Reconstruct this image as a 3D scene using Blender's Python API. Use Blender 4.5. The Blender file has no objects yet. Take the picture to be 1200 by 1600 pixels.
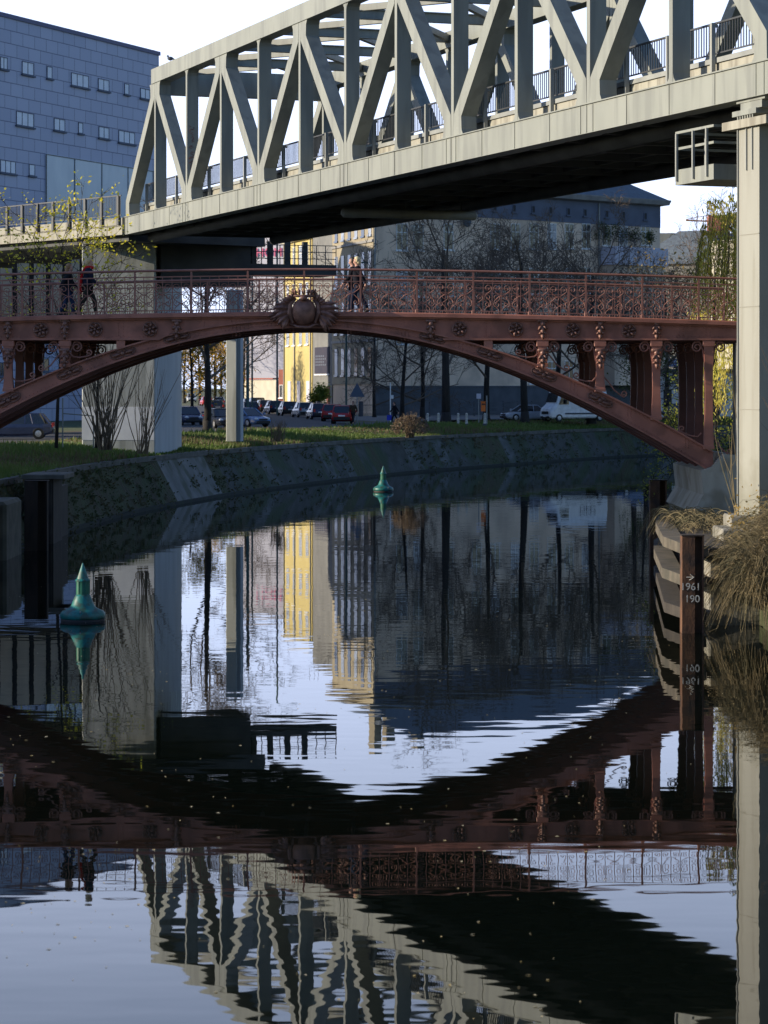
import bpy, math, random
import numpy as np
from mathutils import Vector, Matrix
R = math.radians
sc = bpy.context.scene
COL = sc.collection
F = 4162.0; CH = 5.9; HY = 605.0          # focal length in photo pixels, eye height over the water, horizon row

# ------------------------------------------------------------------ camera, sky, sun, exposure
cd = bpy.data.cameras.new('camera'); cam = bpy.data.objects.new('camera', cd); COL.objects.link(cam)
cam.location = (0, 0, CH); cam.rotation_euler = (R(90), 0, 0)
cd.sensor_fit = 'VERTICAL'; cd.sensor_height = 17.3; cd.sensor_width = 13.0; cd.lens = 45.0
cd.shift_y = -(800 - HY) / 1600.0
cd.clip_start = 0.5; cd.clip_end = 9000
cd.dof.use_dof = True; cd.dof.focus_distance = 81; cd.dof.aperture_fstop = 1.8
sc.camera = cam
SUN_EL = 17.0
SD = Vector((-.997, -.075, 0)).normalized()
SDIR = Vector((SD.x * math.cos(R(SUN_EL)), SD.y * math.cos(R(SUN_EL)), math.sin(R(SUN_EL))))
w = bpy.data.worlds.new("World"); sc.world = w; w.use_nodes = True
nt = w.node_tree; bg = nt.nodes['Background']
sky = nt.nodes.new('ShaderNodeTexSky'); sky.sky_type = 'NISHITA'; sky.sun_disc = False
sky.sun_elevation = R(SUN_EL); sky.sun_rotation = math.atan2(SD.x, SD.y)
sky.air_density = 1.2; sky.dust_density = 0.6; sky.ozone_density = 2.5
bg.inputs[1].default_value = 0.12
# thin bright haze towards the sun's side of the sky, fading upwards and behind the camera
wtc = nt.nodes.new('ShaderNodeTexCoord')
def wmap(src, a, b, c, d):
    r = nt.nodes.new('ShaderNodeMapRange'); r.interpolation_type = 'SMOOTHSTEP'; nt.links.new(src, r.inputs[0])
    for i, v in enumerate((a, b, c, d)): r.inputs[i+1].default_value = v
    return r.outputs[0]
dp = nt.nodes.new('ShaderNodeVectorMath'); dp.operation = 'DOT_PRODUCT'; nt.links.new(wtc.outputs['Generated'], dp.inputs[0]); dp.inputs[1].default_value = (-.35, .937, 0)
sx = nt.nodes.new('ShaderNodeSeparateXYZ'); nt.links.new(wtc.outputs['Generated'], sx.inputs[0])
wn = nt.nodes.new('ShaderNodeTexNoise'); wn.inputs['Scale'].default_value = 3; wn.inputs['Detail'].default_value = 5
wmp = nt.nodes.new('ShaderNodeMapping'); wmp.inputs['Scale'].default_value = (1, 1, 5); nt.links.new(wtc.outputs['Generated'], wmp.inputs[0]); nt.links.new(wmp.outputs[0], wn.inputs['Vector'])
def wmul(a, b):
    m = nt.nodes.new('ShaderNodeMath'); m.operation = 'MULTIPLY'; nt.links.new(a, m.inputs[0])
    if isinstance(b, float): m.inputs[1].default_value = b
    else: nt.links.new(b, m.inputs[1])
    return m.outputs[0]
hz = wmul(wmul(wmap(dp.outputs['Value'], .25, .92, 0, 1), wmap(sx.outputs['Z'], .12, .38, .95, .10)), wmap(wn.outputs['Fac'], .3, .7, .86, 1.0))
mxw = nt.nodes.new('ShaderNodeMixRGB'); nt.links.new(hz, mxw.inputs[0]); tin = nt.nodes.new('ShaderNodeMixRGB'); tin.blend_type = 'MULTIPLY'; tin.inputs[0].default_value = 1; nt.links.new(sky.outputs[0], tin.inputs[1]); tin.inputs[2].default_value = (.60, .69, .93, 1); nt.links.new(tin.outputs[0], mxw.inputs[1]); mxw.inputs[2].default_value = (6.3, 7.3, 10.0, 1)
nt.links.new(mxw.outputs[0], bg.inputs[0])
sl = bpy.data.lights.new('sun', 'SUN'); sun = bpy.data.objects.new('sun', sl); COL.objects.link(sun)
sl.energy = 4.3; sl.angle = R(0.5); sl.color = (1.0, .87, .68)
sun.rotation_euler = (-SDIR).to_track_quat('-Z', 'Y').to_euler(); sun.location = (-60, 20, 60)
sc.view_settings.view_transform = 'Standard'; sc.view_settings.look = 'None'
sc.view_settings.exposure = 0.65; sc.view_settings.gamma = 1; sc.view_settings.use_curve_mapping = False

# ------------------------------------------------------------------ helpers
def at(px, py, D): return Vector(((px - 600) * D / F, D, CH + (HY - py) * D / F))
def tag(o, label=None, cat=None, group=None, kind=None):
    if label: o['label'] = label
    if cat: o['category'] = cat
    if group: o['group'] = group
    if kind: o['kind'] = kind
    return o
def thing(name, label, cat, loc=(0, 0, 0), rotz=0, group=None):
    o = bpy.data.objects.new(name, None); COL.objects.link(o); o.empty_display_size = .3
    o.location = loc; o.rotation_euler = (0, 0, rotz)
    return tag(o, label, cat, group)
def children(o, _c={}):
    return [c for c in bpy.data.objects if c.parent == o]
def link_copy(o, parent=None):
    c = o.copy(); COL.objects.link(c)
    if parent is not None: c.parent = parent
    return c
def dup(o, loc, rotz=0, label=None, group=None, scale=None):
    r = link_copy(o); r.location = loc; r.rotation_euler = (0, 0, rotz)
    if scale is not None: r.scale = scale
    if label: r['label'] = label
    if group: r['group'] = group
    for ch in KIDS.get(o.name, []):
        c = link_copy(ch, r)
        KIDS.setdefault(r.name, []).append(c)
        for g in KIDS.get(ch.name, []):
            d = link_copy(g, c); KIDS.setdefault(c.name, []).append(d)
    return r
KIDS = {}

class MB:
    def __init__(s): s.v = []; s.f = []; s.m = []; s.cur = 0
    def add(s, vs, fs):
        b = len(s.v); s.v.extend([tuple(v) for v in vs]); s.f.extend([tuple(i + b for i in f) for f in fs]); s.m.extend([s.cur] * len(fs))
        return s
    def box(s, x0, x1, y0, y1, z0, z1, M=None):
        vs = [(x, y, z) for z in (z0, z1) for y in (y0, y1) for x in (x0, x1)]
        if M is not None: vs = [M @ Vector(v) for v in vs]
        return s.add(vs, [(0, 2, 3, 1), (4, 5, 7, 6), (0, 1, 5, 4), (2, 6, 7, 3), (0, 4, 6, 2), (1, 3, 7, 5)])
    def bevbox(s, x0, x1, y0, y1, z0, z1, b=.03, M=None):
        # chamfered along every vertical and top edge
        def ring(i, z): return [(x0 + i, y0 + b + 0*i, z), (x0 + b, y0 + i, z), (x1 - b, y0 + i, z), (x1 - i, y0 + b, z), (x1 - i, y1 - b, z), (x1 - b, y1 - i, z), (x0 + b, y1 - i, z), (x0 + i, y1 - b, z)]
        rs = [ring(0, z0), ring(0, z1 - b), [(min(max(x, x0 + b), x1 - b), min(max(y, y0 + b), y1 - b), z1) for x, y, z in ring(0, z1)]]
        if M is not None: rs = [[M @ Vector(v) for v in r] for r in rs]
        return s.loft(rs)
    def loft(s, rings, cap=True):
        n = len(rings[0]); vs = [v for r in rings for v in r]; fs = []
        for k in range(len(rings) - 1):
            for i in range(n):
                j = (i + 1) % n
                fs.append((k*n + i, k*n + j, (k+1)*n + j, (k+1)*n + i))
        if cap:
            fs.append(tuple(range(n - 1, -1, -1))); fs.append(tuple((len(rings)-1)*n + i for i in range(n)))
        return s.add(vs, fs)
    def prism(s, pts, a, b, axis='y', M=None):
        # pts are 2D; extruded along axis from a to b
        def mk(p, t): return {'y': (p[0], t, p[1]), 'z': (p[0], p[1], t), 'x': (t, p[0], p[1])}[axis]
        r0 = [mk(p, a) for p in pts]; r1 = [mk(p, b) for p in pts]
        if M is not None: r0 = [M @ Vector(v) for v in r0]; r1 = [M @ Vector(v) for v in r1]
        return s.loft([r0, r1])
    def tube(s, pts, r, n=5, cap=True):
        pts = [Vector(p) for p in pts]; k = len(pts)
        if not isinstance(r, (list, tuple)): r = [r] * k
        rings = []; up = None
        for i in range(k):
            t = (pts[min(i+1, k-1)] - pts[max(i-1, 0)])
            if t.length < 1e-9: t = Vector((0, 0, 1))
            t.normalize()
            if up is None:
                up = Vector((0, 0, 1)) if abs(t.z) < .9 else Vector((1, 0, 0))
            a = t.cross(up)
            if a.length < 1e-6: a = t.cross(Vector((0, 1, 0)))
            a.normalize(); b = a.cross(t).normalized(); up = b
            rings.append([pts[i] + (a*math.cos(2*math.pi*j/n) + b*math.sin(2*math.pi*j/n)) * r[i] for j in range(n)])
        return s.loft(rings, cap)
    def beam(s, p, q, w, h, up=(0, 0, 1)):
        p = Vector(p); q = Vector(q); t = (q - p).normalized(); u = Vector(up)
        a = t.cross(u).normalized() * (w/2); b = a.cross(t).normalized() * (h/2)
        rs = [[c + a + b, c - a + b, c - a - b, c + a - b] for c in (p, q)]
        return s.loft(rs)
    def lathe(s, prof, n=20, c=(0, 0, 0), M=None):
        rs = [[(c[0] + r*math.cos(2*math.pi*j/n), c[1] + r*math.sin(2*math.pi*j/n), c[2] + z) for j in range(n)] for r, z in prof]
        if M is not None: rs = [[M @ Vector(v) for v in r] for r in rs]
        return s.loft(rs)
    def ball(s, c, r, n=8, m=6, sc=(1, 1, 1)):
        c = Vector(c); rs = []
        for i in range(m + 1):
            a = -math.pi/2 + math.pi*i/m; rr = max(math.cos(a), .02)
            rs.append([(c.x + r*sc[0]*rr*math.cos(2*math.pi*j/n), c.y + r*sc[1]*rr*math.sin(2*math.pi*j/n), c.z + r*sc[2]*math.sin(a)) for j in range(n)])
        return s.loft(rs)
    def quad(s, a, b, c, d): return s.add([a, b, c, d], [(0, 1, 2, 3)])
    def tri(s, a, b, c): return s.add([a, b, c], [(0, 1, 2)])
    def build(s, name, mats, parent=None, smooth=False, loc=None, label=None):
        me = bpy.data.meshes.new(name); me.from_pydata(s.v, [], s.f)
        if not isinstance(mats, (list, tuple)): mats = [mats]
        for m in mats: me.materials.append(m)
        if len(mats) > 1: me.polygons.foreach_set('material_index', s.m)
        if smooth: me.polygons.foreach_set('use_smooth', [True]*len(me.polygons))
        me.update()
        o = bpy.data.objects.new(name, me); COL.objects.link(o)
        if parent is not None:
            o.parent = parent; KIDS.setdefault(parent.name, []).append(o)
        if loc is not None: o.location = loc
        if label: o['label'] = label
        return o
def attach(o, parent):
    o.parent = parent; KIDS.setdefault(parent.name, []).append(o); return o
def part_copy(o, parent, loc=None, rot=None, scale=None):
    c = link_copy(o, parent); KIDS.setdefault(parent.name, []).append(c)
    if loc is not None: c.location = loc
    if rot is not None: c.rotation_euler = rot
    if scale is not None: c.scale = scale
    for g in KIDS.get(o.name, []):
        d = link_copy(g, c); KIDS.setdefault(c.name, []).append(d)
    return c
def text_mesh(name, txt, size, m, parent, loc, rot, ext=.004, align='CENTER', shear=0):
    cu = bpy.data.curves.new(name, 'FONT'); cu.body = txt; cu.size = size; cu.extrude = ext; cu.align_x = align; cu.shear = shear
    t = bpy.data.objects.new(name + '_src', cu); COL.objects.link(t)
    dg = bpy.context.evaluated_depsgraph_get(); me = bpy.data.meshes.new_from_object(t.evaluated_get(dg))
    bpy.data.objects.remove(t); me.materials.clear(); me.materials.append(m)
    o = bpy.data.objects.new(name, me); COL.objects.link(o); o.location = loc; o.rotation_euler = rot
    if parent is not None: attach(o, parent)
    return o

# ------------------------------------------------------------------ materials
def mat(name, c, rough=.7, c2=None, scale=2.0, stretch=(1, 1, 1), bump=0, bscale=None, metal=0, detail=6, lo=.35, hi=.65, spec=.5, c3=None, s3=.4, trans=0, st3=None):
    m = bpy.data.materials.new(name); m.use_nodes = True; n = m.node_tree; b = n.nodes['Principled BSDF']
    b.inputs['Roughness'].default_value = rough; b.inputs['Metallic'].default_value = metal
    b.inputs['Specular IOR Level'].default_value = spec
    b.inputs['Base Color'].default_value = (*c, 1)
    tc = n.nodes.new('ShaderNodeTexCoord'); mp = n.nodes.new('ShaderNodeMapping'); mp.inputs['Scale'].default_value = stretch
    n.links.new(tc.outputs['Object'], mp.inputs[0])
    if c2 is not None:
        no = n.nodes.new('ShaderNodeTexNoise'); no.inputs['Scale'].default_value = scale; no.inputs['Detail'].default_value = detail
        n.links.new(mp.outputs[0], no.inputs['Vector'])
        rp = n.nodes.new('ShaderNodeValToRGB'); rp.color_ramp.elements[0].position = lo; rp.color_ramp.elements[1].position = hi
        rp.color_ramp.elements[0].color = (*c, 1); rp.color_ramp.elements[1].color = (*c2, 1)
        n.links.new(no.outputs['Fac'], rp.inputs[0]); out = rp.outputs[0]
        if c3 is not None:
            n3 = n.nodes.new('ShaderNodeTexNoise'); n3.inputs['Scale'].default_value = s3; n3.inputs['Detail'].default_value = 8
            if st3:
                m3 = n.nodes.new('ShaderNodeMapping'); m3.inputs['Scale'].default_value = st3; n.links.new(tc.outputs['Object'], m3.inputs[0]); n.links.new(m3.outputs[0], n3.inputs['Vector'])
            else: n.links.new(tc.outputs['Object'], n3.inputs['Vector'])
            r3 = n.nodes.new('ShaderNodeValToRGB'); r3.color_ramp.elements[0].position = .48; r3.color_ramp.elements[1].position = .62
            n.links.new(n3.outputs['Fac'], r3.inputs[0])
            mx = n.nodes.new('ShaderNodeMixRGB'); n.links.new(r3.outputs[0], mx.inputs[0]); n.links.new(out, mx.inputs[1]); mx.inputs[2].default_value = (*c3, 1)
            out = mx.outputs[0]
        n.links.new(out, b.inputs['Base Color'])
    if bump:
        nb = n.nodes.new('ShaderNodeTexNoise'); nb.inputs['Scale'].default_value = bscale or scale*4; nb.inputs['Detail'].default_value = 8
        n.links.new(tc.outputs['Object'], nb.inputs['Vector'])
        bp = n.nodes.new('ShaderNodeBump'); bp.inputs['Distance'].default_value = bump; bp.inputs['Strength'].default_value = 1
        n.links.new(nb.outputs['Fac'], bp.inputs['Height']); n.links.new(bp.outputs[0], b.inputs['Normal'])
    return m
M = {}
M['steel'] = mat('grey_green_painted_steel', (.275, .288, .252), .55, (.235, .248, .218), .9, (1, 1, .35), .003, 3, c3=(.205, .215, .192), s3=2.2, st3=(1, 1, .12))
M['steel_dark'] = mat('grey_painted_steel', (.30, .31, .29), .6, (.22, .23, .22), 1.2, (1, 1, .4))
M['under'] = mat('dark_grey_steel', (.07, .075, .075), .75, (.04, .042, .045), .8)  # much darker than the truss steel, for decks, beams and gallery
M['rail_steel'] = mat('dark_rail_steel', (.055, .06, .065), .5, (.04, .042, .048), 2)
M['parapet'] = mat('cream_concrete', (.37, .355, .29), .8, (.29, .28, .23), 1.5, (1, 1, .3), c3=(.22, .205, .165), s3=3, st3=(1, 1, .15))
M['concrete'] = mat('weathered_concrete', (.50, .52, .49), .85, (.38, .40, .375), .8, (1, 1, .25), .006, 4, c3=(.28, .295, .27), s3=1.6, st3=(1, 1, .12))
M['concrete_pale'] = mat('pale_concrete', (.40, .385, .33), .85, (.29, .28, .23), 1.4, (1, 1, .3), .006, 6, c3=(.24, .22, .17), s3=1.1)
M['concrete_blue'] = mat('bluish_concrete', (.42, .44, .45), .8, (.36, .375, .385), .9, (1, 1, .3))  # bluish tone for the pier's shaded side and the column strip
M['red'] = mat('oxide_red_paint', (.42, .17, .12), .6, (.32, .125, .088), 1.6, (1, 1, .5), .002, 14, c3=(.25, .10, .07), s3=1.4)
M['red_shaded'] = mat('oxide_red_paint_shaded', (.19, .07, .052), .6, (.13, .05, .04), 1.6)  # darker copy of the red, shade of the inner ironwork put into the colour
M['red_orn'] = mat('worn_cast_iron', (.27, .14, .11), .5, (.15, .075, .058), 7, (1, 1, 1), .004, 30, metal=.25)
M['red_rail'] = mat('red_railing_paint', (.32, .145, .11), .6, (.24, .105, .08), 3)
M['plate'] = mat('deck_asphalt', (.08, .08, .08), .9)
M['green_b'] = mat('buoy_green', (.008, .19, .175), .45, (.010, .13, .115), 4, c3=(.03, .075, .055), s3=5)
M['green_d'] = mat('buoy_dark_green', (.012, .15, .09), .5, (.008, .10, .06), 5)
M['black'] = mat('black_rubber', (.015, .015, .015), .7)
M['rust'] = mat('rusted_steel', (.15, .07, .033), .85, (.08, .037, .02), 3, (1, 1, .4), .01, 14, c3=(.05, .03, .022), s3=1.5)
M['rustdark'] = mat('dark_pile_steel', (.045, .030, .022), .85, (.02, .016, .013), 4, (1, 1, .3))
M['timber'] = mat('wet_old_timber', (.06, .05, .04), .9, (.035, .03, .025), 5, (1, 1, .3), .01, 12)
M['coping'] = mat('coping_stone', (.12, .115, .10), .85, (.06, .062, .05), 1.5, (1, 1, 1), .01, 5)
M['white'] = mat('white_paint', (.78, .78, .76), .4)
M['chalk'] = mat('chalk_white_paint', (.62, .60, .53), .8, (.34, .32, .28), 9)
M['glass'] = mat('window_glass', (.03, .035, .045), .08, spec=.8)
M['glass_pale'] = mat('curtained_window', (.34, .37, .42), .25, (.16, .18, .22), 1.3, spec=.8)
M['bark'] = mat('dark_bark', (.035, .030, .026), .95, (.020, .018, .016), 6, (1, 1, .3), .02, 14)
M['twig'] = mat('bare_twigs', (.13, .10, .075), .95)
M['twig_pale'] = mat('pale_twigs', (.20, .15, .085), .9)
M['asphalt'] = mat('road_asphalt', (.055, .057, .062), .85, (.04, .041, .045), .6, bump=.004, bscale=20)
M['pave'] = mat('grey_paving', (.17, .165, .155), .85, (.12, .118, .11), 1.4)

# blue panel cladding
def brick_mat(name, c1, c2, cm, bw, rh, off=.5, mortar=.02, rough=.6, rot=None, bump=.01, noise=None, scale=1.0):
    m = bpy.data.materials.new(name); m.use_nodes = True; n = m.node_tree; b = n.nodes['Principled BSDF']; b.inputs['Roughness'].default_value = rough
    tc = n.nodes.new('ShaderNodeTexCoord'); mp = n.nodes.new('ShaderNodeMapping')
    if rot: mp.inputs['Rotation'].default_value = rot
    br = n.nodes.new('ShaderNodeTexBrick'); br.offset = off; br.inputs['Scale'].default_value = scale
    br.inputs['Color1'].default_value = (*c1, 1); br.inputs['Color2'].default_value = (*c2, 1); br.inputs['Mortar'].default_value = (*cm, 1)
    br.inputs['Brick Width'].default_value = bw; br.inputs['Row Height'].default_value = rh; br.inputs['Mortar Size'].default_value = mortar
    n.links.new(tc.outputs['Object'], mp.inputs[0]); n.links.new(mp.outputs[0], br.inputs['Vector'])
    out = br.outputs['Color']
    if noise:
        no = n.nodes.new('ShaderNodeTexNoise'); no.inputs['Scale'].default_value = noise[1]; no.inputs['Detail'].default_value = 8
        n.links.new(tc.outputs['Object'], no.inputs['Vector'])
        rp = n.nodes.new('ShaderNodeValToRGB'); rp.color_ramp.elements[0].position = noise[2]; rp.color_ramp.elements[1].position = noise[3]
        n.links.new(no.outputs['Fac'], rp.inputs[0])
        mx = n.nodes.new('ShaderNodeMixRGB'); n.links.new(rp.outputs[0], mx.inputs[0]); n.links.new(out, mx.inputs[1]); mx.inputs[2].default_value = (*noise[0], 1); out = mx.outputs[0]
    n.links.new(out, b.inputs['Base Color'])
    bp = n.nodes.new('ShaderNodeBump'); bp.inputs['Distance'].default_value = bump; bp.invert = True
    n.links.new(br.outputs['Fac'], bp.inputs['Height']); n.links.new(bp.outputs[0], b.inputs['Normal'])
    return m
XZ = (R(90), 0, 0)
M['blue'] = brick_mat('blue_cladding_panels', (.43, .46, .59), (.37, .40, .53), (.16, .18, .28), 1.95, 1.08, .5, .035, .5, XZ, .02)

# water
def water_mat():
    m = bpy.data.materials.new('canal_water'); m.use_nodes = True; n = m.node_tree; b = n.nodes['Principled BSDF']
    b.inputs['Base Color'].default_value = (.003, .005, .0035, 1); b.inputs['Roughness'].default_value = .012; b.inputs['IOR'].default_value = 1.333
    tc = n.nodes.new('ShaderNodeTexCoord')
    def noise(sx, sy, sc_, det, rgh=.5):
        mp = n.nodes.new('ShaderNodeMapping'); mp.inputs['Scale'].default_value = (sx, sy, 1); n.links.new(tc.outputs['Object'], mp.inputs[0])
        no = n.nodes.new('ShaderNodeTexNoise'); no.inputs['Scale'].default_value = sc_; no.inputs['Detail'].default_value = det; no.inputs['Roughness'].default_value = rgh
        n.links.new(mp.outputs[0], no.inputs['Vector']); return no.outputs['Fac']
    a = noise(.5, 1, 1.9, 1.2, .4); c = noise(.6, 1, .5, 2.0); patch = noise(1, 1, .06, 3)
    r = n.nodes.new('ShaderNodeMapRange'); r.inputs[1].default_value = .4; r.inputs[2].default_value = .65; r.inputs[3].default_value = .45; r.inputs[4].default_value = 1.5
    n.links.new(patch, r.inputs[0])
    mu = n.nodes.new('ShaderNodeMath'); mu.operation = 'MULTIPLY'; n.links.new(a, mu.inputs[0]); n.links.new(r.outputs[0], mu.inputs[1])
    ma = n.nodes.new('ShaderNodeMath'); ma.operation = 'MULTIPLY_ADD'; n.links.new(c, ma.inputs[0]); ma.inputs[1].default_value = 2.5; n.links.new(mu.outputs[0], ma.inputs[2])
    bp = n.nodes.new('ShaderNodeBump'); bp.inputs['Distance'].default_value = .0016; bp.inputs['Strength'].default_value = 1
    n.links.new(ma.outputs[0], bp.inputs['Height']); n.links.new(bp.outputs[0], b.inputs['Normal'])
    return m
M['water'] = water_mat()

# ------------------------------------------------------------------ the canal: banks, water, roads
def catmull(P, step=2.0):
    P = [Vector((p[0], p[1])) for p in P]; out = []
    for i in range(len(P) - 1):
        p0 = P[max(i-1, 0)]; p1 = P[i]; p2 = P[i+1]; p3 = P[min(i+2, len(P)-1)]
        k = max(1, int((p2 - p1).length / step)); k = min(k, 30)
        for j in range(k):
            t = j / k
            out.append(.5*((2*p1) + (-p0+p2)*t + (2*p0-5*p1+4*p2-p3)*t*t + (-p0+3*p1-3*p2+p3)*t**3))
    out.append(P[-1]); return out
def offs(L, d):
    out = []
    for i, p in enumerate(L):
        t = (L[min(i+1, len(L)-1)] - L[max(i-1, 0)]).normalized()
        out.append(p + Vector((-t.y, t.x)) * d)
    return out
WL = catmull([(-13.6, -60), (-13.6, 20), (-13.5, 60), (-13.3, 92), (-12.8, 107), (-11.8, 123), (-9.9, 136.4), (-7.24, 150.7), (-1.6, 172), (3, 186), (9.7, 202), (21.8, 227), (45, 250), (120, 280), (400, 320)])
WR = catmull([(9.3, -60), (9.3, 20), (9.3, 60), (9.5, 75), (10.2, 88), (12, 100), (15, 120), (22, 152), (34, 185), (60, 215), (140, 240), (400, 270)])
# ground behind the left/far bank
def bank_mesh(name, line, prof, far, m, mats_idx=None):
    rows = [(offs(line, d), z) for d, z in prof]
    mb = MB(); n = len(line)
    vs = [(p.x, p.y, z) for L, z in rows for p in L]; fs = []
    for k in range(len(rows)-1):
        for i in range(n-1): fs.append((k*n+i, k*n+i+1, (k+1)*n+i+1, (k+1)*n+i))
    if far:
        b = len(vs)
        for i in range(n):
            a = far(i/(n-1)); vs.append((5000*math.cos(a), 5000*math.sin(a), prof[-1][1]))
        k = len(rows)-1
        for i in range(n-1): fs.append((k*n+i, k*n+i+1, b+i+1, b+i))
    mb.add(vs, fs)
    return mb.build(name, m)
M['grass'] = mat('bank_grass', (.05, .085, .02), .95, (.095, .11, .035), .7, bump=.03, bscale=6, c3=(.10, .075, .035), s3=.25)
M['earth'] = mat('leafy_earth', (.085, .075, .040), .95, (.06, .075, .025), .5, bump=.03, bscale=5)
OFF = 1.25
prof = [(OFF+.45, 2.40), (OFF+1.5, 2.52), (OFF+4, 2.85), (OFF+6, 2.98), (OFF+7, 3.0), (OFF+12, 3.0)]
g = bank_mesh('ground', WL, prof, lambda t: R(265) - t*R(262), M['grass']); tag(g, kind='structure')
g = bank_mesh('ground', list(reversed(WR)), [(.15, .6), (.9, 1.6), (1.8, 2.4), (4, 2.8), (9, 3.0), (12, 3.0)], lambda t: R(2.5) - t*R(95), M['earth']); tag(g, kind='structure')
# sloping revetment
M['stone'] = mat('mossy_revetment_stone', (.062, .066, .06), .9, (.035, .04, .032), 1.0, (1, 1, 2), .04, 3, c3=(.028, .048, .018), s3=.4)
M['moss'] = mat('overgrown_slope', (.045, .065, .022), .95, (.055, .045, .025), 1.2, bump=.08, bscale=4)
M['stoneb'] = mat('pale_revetment_stone', (.11, .115, .11), .9, (.055, .062, .055), .9, (1, 1, 2), .03, 3, c3=(.035, .055, .02), s3=.6)
M['slab'] = mat('smooth_slope_slab', (.17, .17, .16), .8, (.10, .105, .095), 1.0, (1, 1, 1), c3=(.055, .065, .04), s3=.8)
M['wet'] = mat('wet_footing', (.02, .023, .023), .95, (.03, .04, .025), 2)
n = len(WL); rsl = random.Random(5); b0 = offs(WL, -.02); b1 = offs(WL, .18); b1i = offs(WL, .12); b2 = offs(WL, OFF)
mb = MB()
for i in range(n-1):
    y = WL[i].y; mb.cur = 1 if y < 132.5 else (2 if y < 144 else rsl.choice((0, 0, 0, 4, 1)))
    mb.add([(b1i[i].x, b1i[i].y, .16), (b1i[i+1].x, b1i[i+1].y, .16), (b2[i+1].x, b2[i+1].y, 2.28), (b2[i].x, b2[i].y, 2.28)], [(0, 1, 2, 3)])
    mb.cur = 3
    mb.add([(b0[i].x, b0[i].y, -.6), (b0[i+1].x, b0[i+1].y, -.6), (b0[i+1].x, b0[i+1].y, .15), (b0[i].x, b0[i].y, .15), (b1i[i+1].x, b1i[i+1].y, .16), (b1i[i].x, b1i[i].y, .16)], [(0, 1, 2, 3), (3, 2, 4, 5)])
o = mb.build('embankment', [M['stone'], M['moss'], M['slab'], M['wet'], M['stoneb']]); tag(o, kind='structure')
c1 = offs(WL, OFF-.12); c2 = offs(WL, OFF+.5); mb = MB()
for i in range(n-1):
    mb.add([(c1[i].x, c1[i].y, 2.2), (c1[i+1].x, c1[i+1].y, 2.2), (c1[i+1].x, c1[i+1].y, 2.44), (c1[i].x, c1[i].y, 2.44), (c2[i+1].x, c2[i+1].y, 2.44), (c2[i].x, c2[i].y, 2.44)], [(0, 1, 2, 3), (3, 2, 4, 5)])
o = mb.build('embankment_coping', M['coping']); tag(o, kind='structure')
mb = MB(); rr = list(reversed(WR)); q0 = offs(rr, -.02); q1 = offs(rr, .2)
for i in range(len(rr)-1):
    mb.add([(q0[i].x, q0[i].y, -.6), (q0[i+1].x, q0[i+1].y, -.6), (q0[i+1].x, q0[i+1].y, .5), (q0[i].x, q0[i].y, .5), (q1[i+1].x, q1[i+1].y, .62), (q1[i].x, q1[i].y, .62)], [(0, 1, 2, 3), (3, 2, 4, 5)])
o = mb.build('right_embankment', M['moss']); tag(o, kind='structure')
mb = MB(); mb.quad((-60, -60, 0), (600, -60, 0), (600, 330, 0), (-60, 330, 0))
o = mb.build('water', M['water']); tag(o, kind='structure')
# roads (sheets 4 mm apart)
def sheet(name, pts, z, m):
    mb = MB(); mb.add([(x, y, z) for x, y in pts], [tuple(range(len(pts)))]); return tag(mb.build(name, m), kind='structure')
def strip(name, line, d0, d1, z, m, y0=-1e9, y1=1e9):
    a = offs(line, d0); b = offs(line, d1); mb = MB()
    for i in range(len(line)-1):
        if y0 <= line[i].y <= y1: mb.quad((a[i].x, a[i].y, z), (a[i+1].x, a[i+1].y, z), (b[i+1].x, b[i+1].y, z), (b[i].x, b[i].y, z))
    return tag(mb.build(name, m), kind='structure')
strip('quay_road', WL, 9.5, 17.5, 3.004, M['asphalt'], 40)
sheet('side_street', [(-16.5, 186), (-4.0, 198), (-3.0, 236), (-6.5, 262), (-24, 420), (-44, 420), (-27, 262), (-21.5, 210)], 3.008, M['asphalt'])
sheet('pavement', [(-2.9, 236), (2, 215), (34, 262), (33, 300), (-1, 270), (-6.4, 262)], 3.004, M['pave'])

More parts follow.
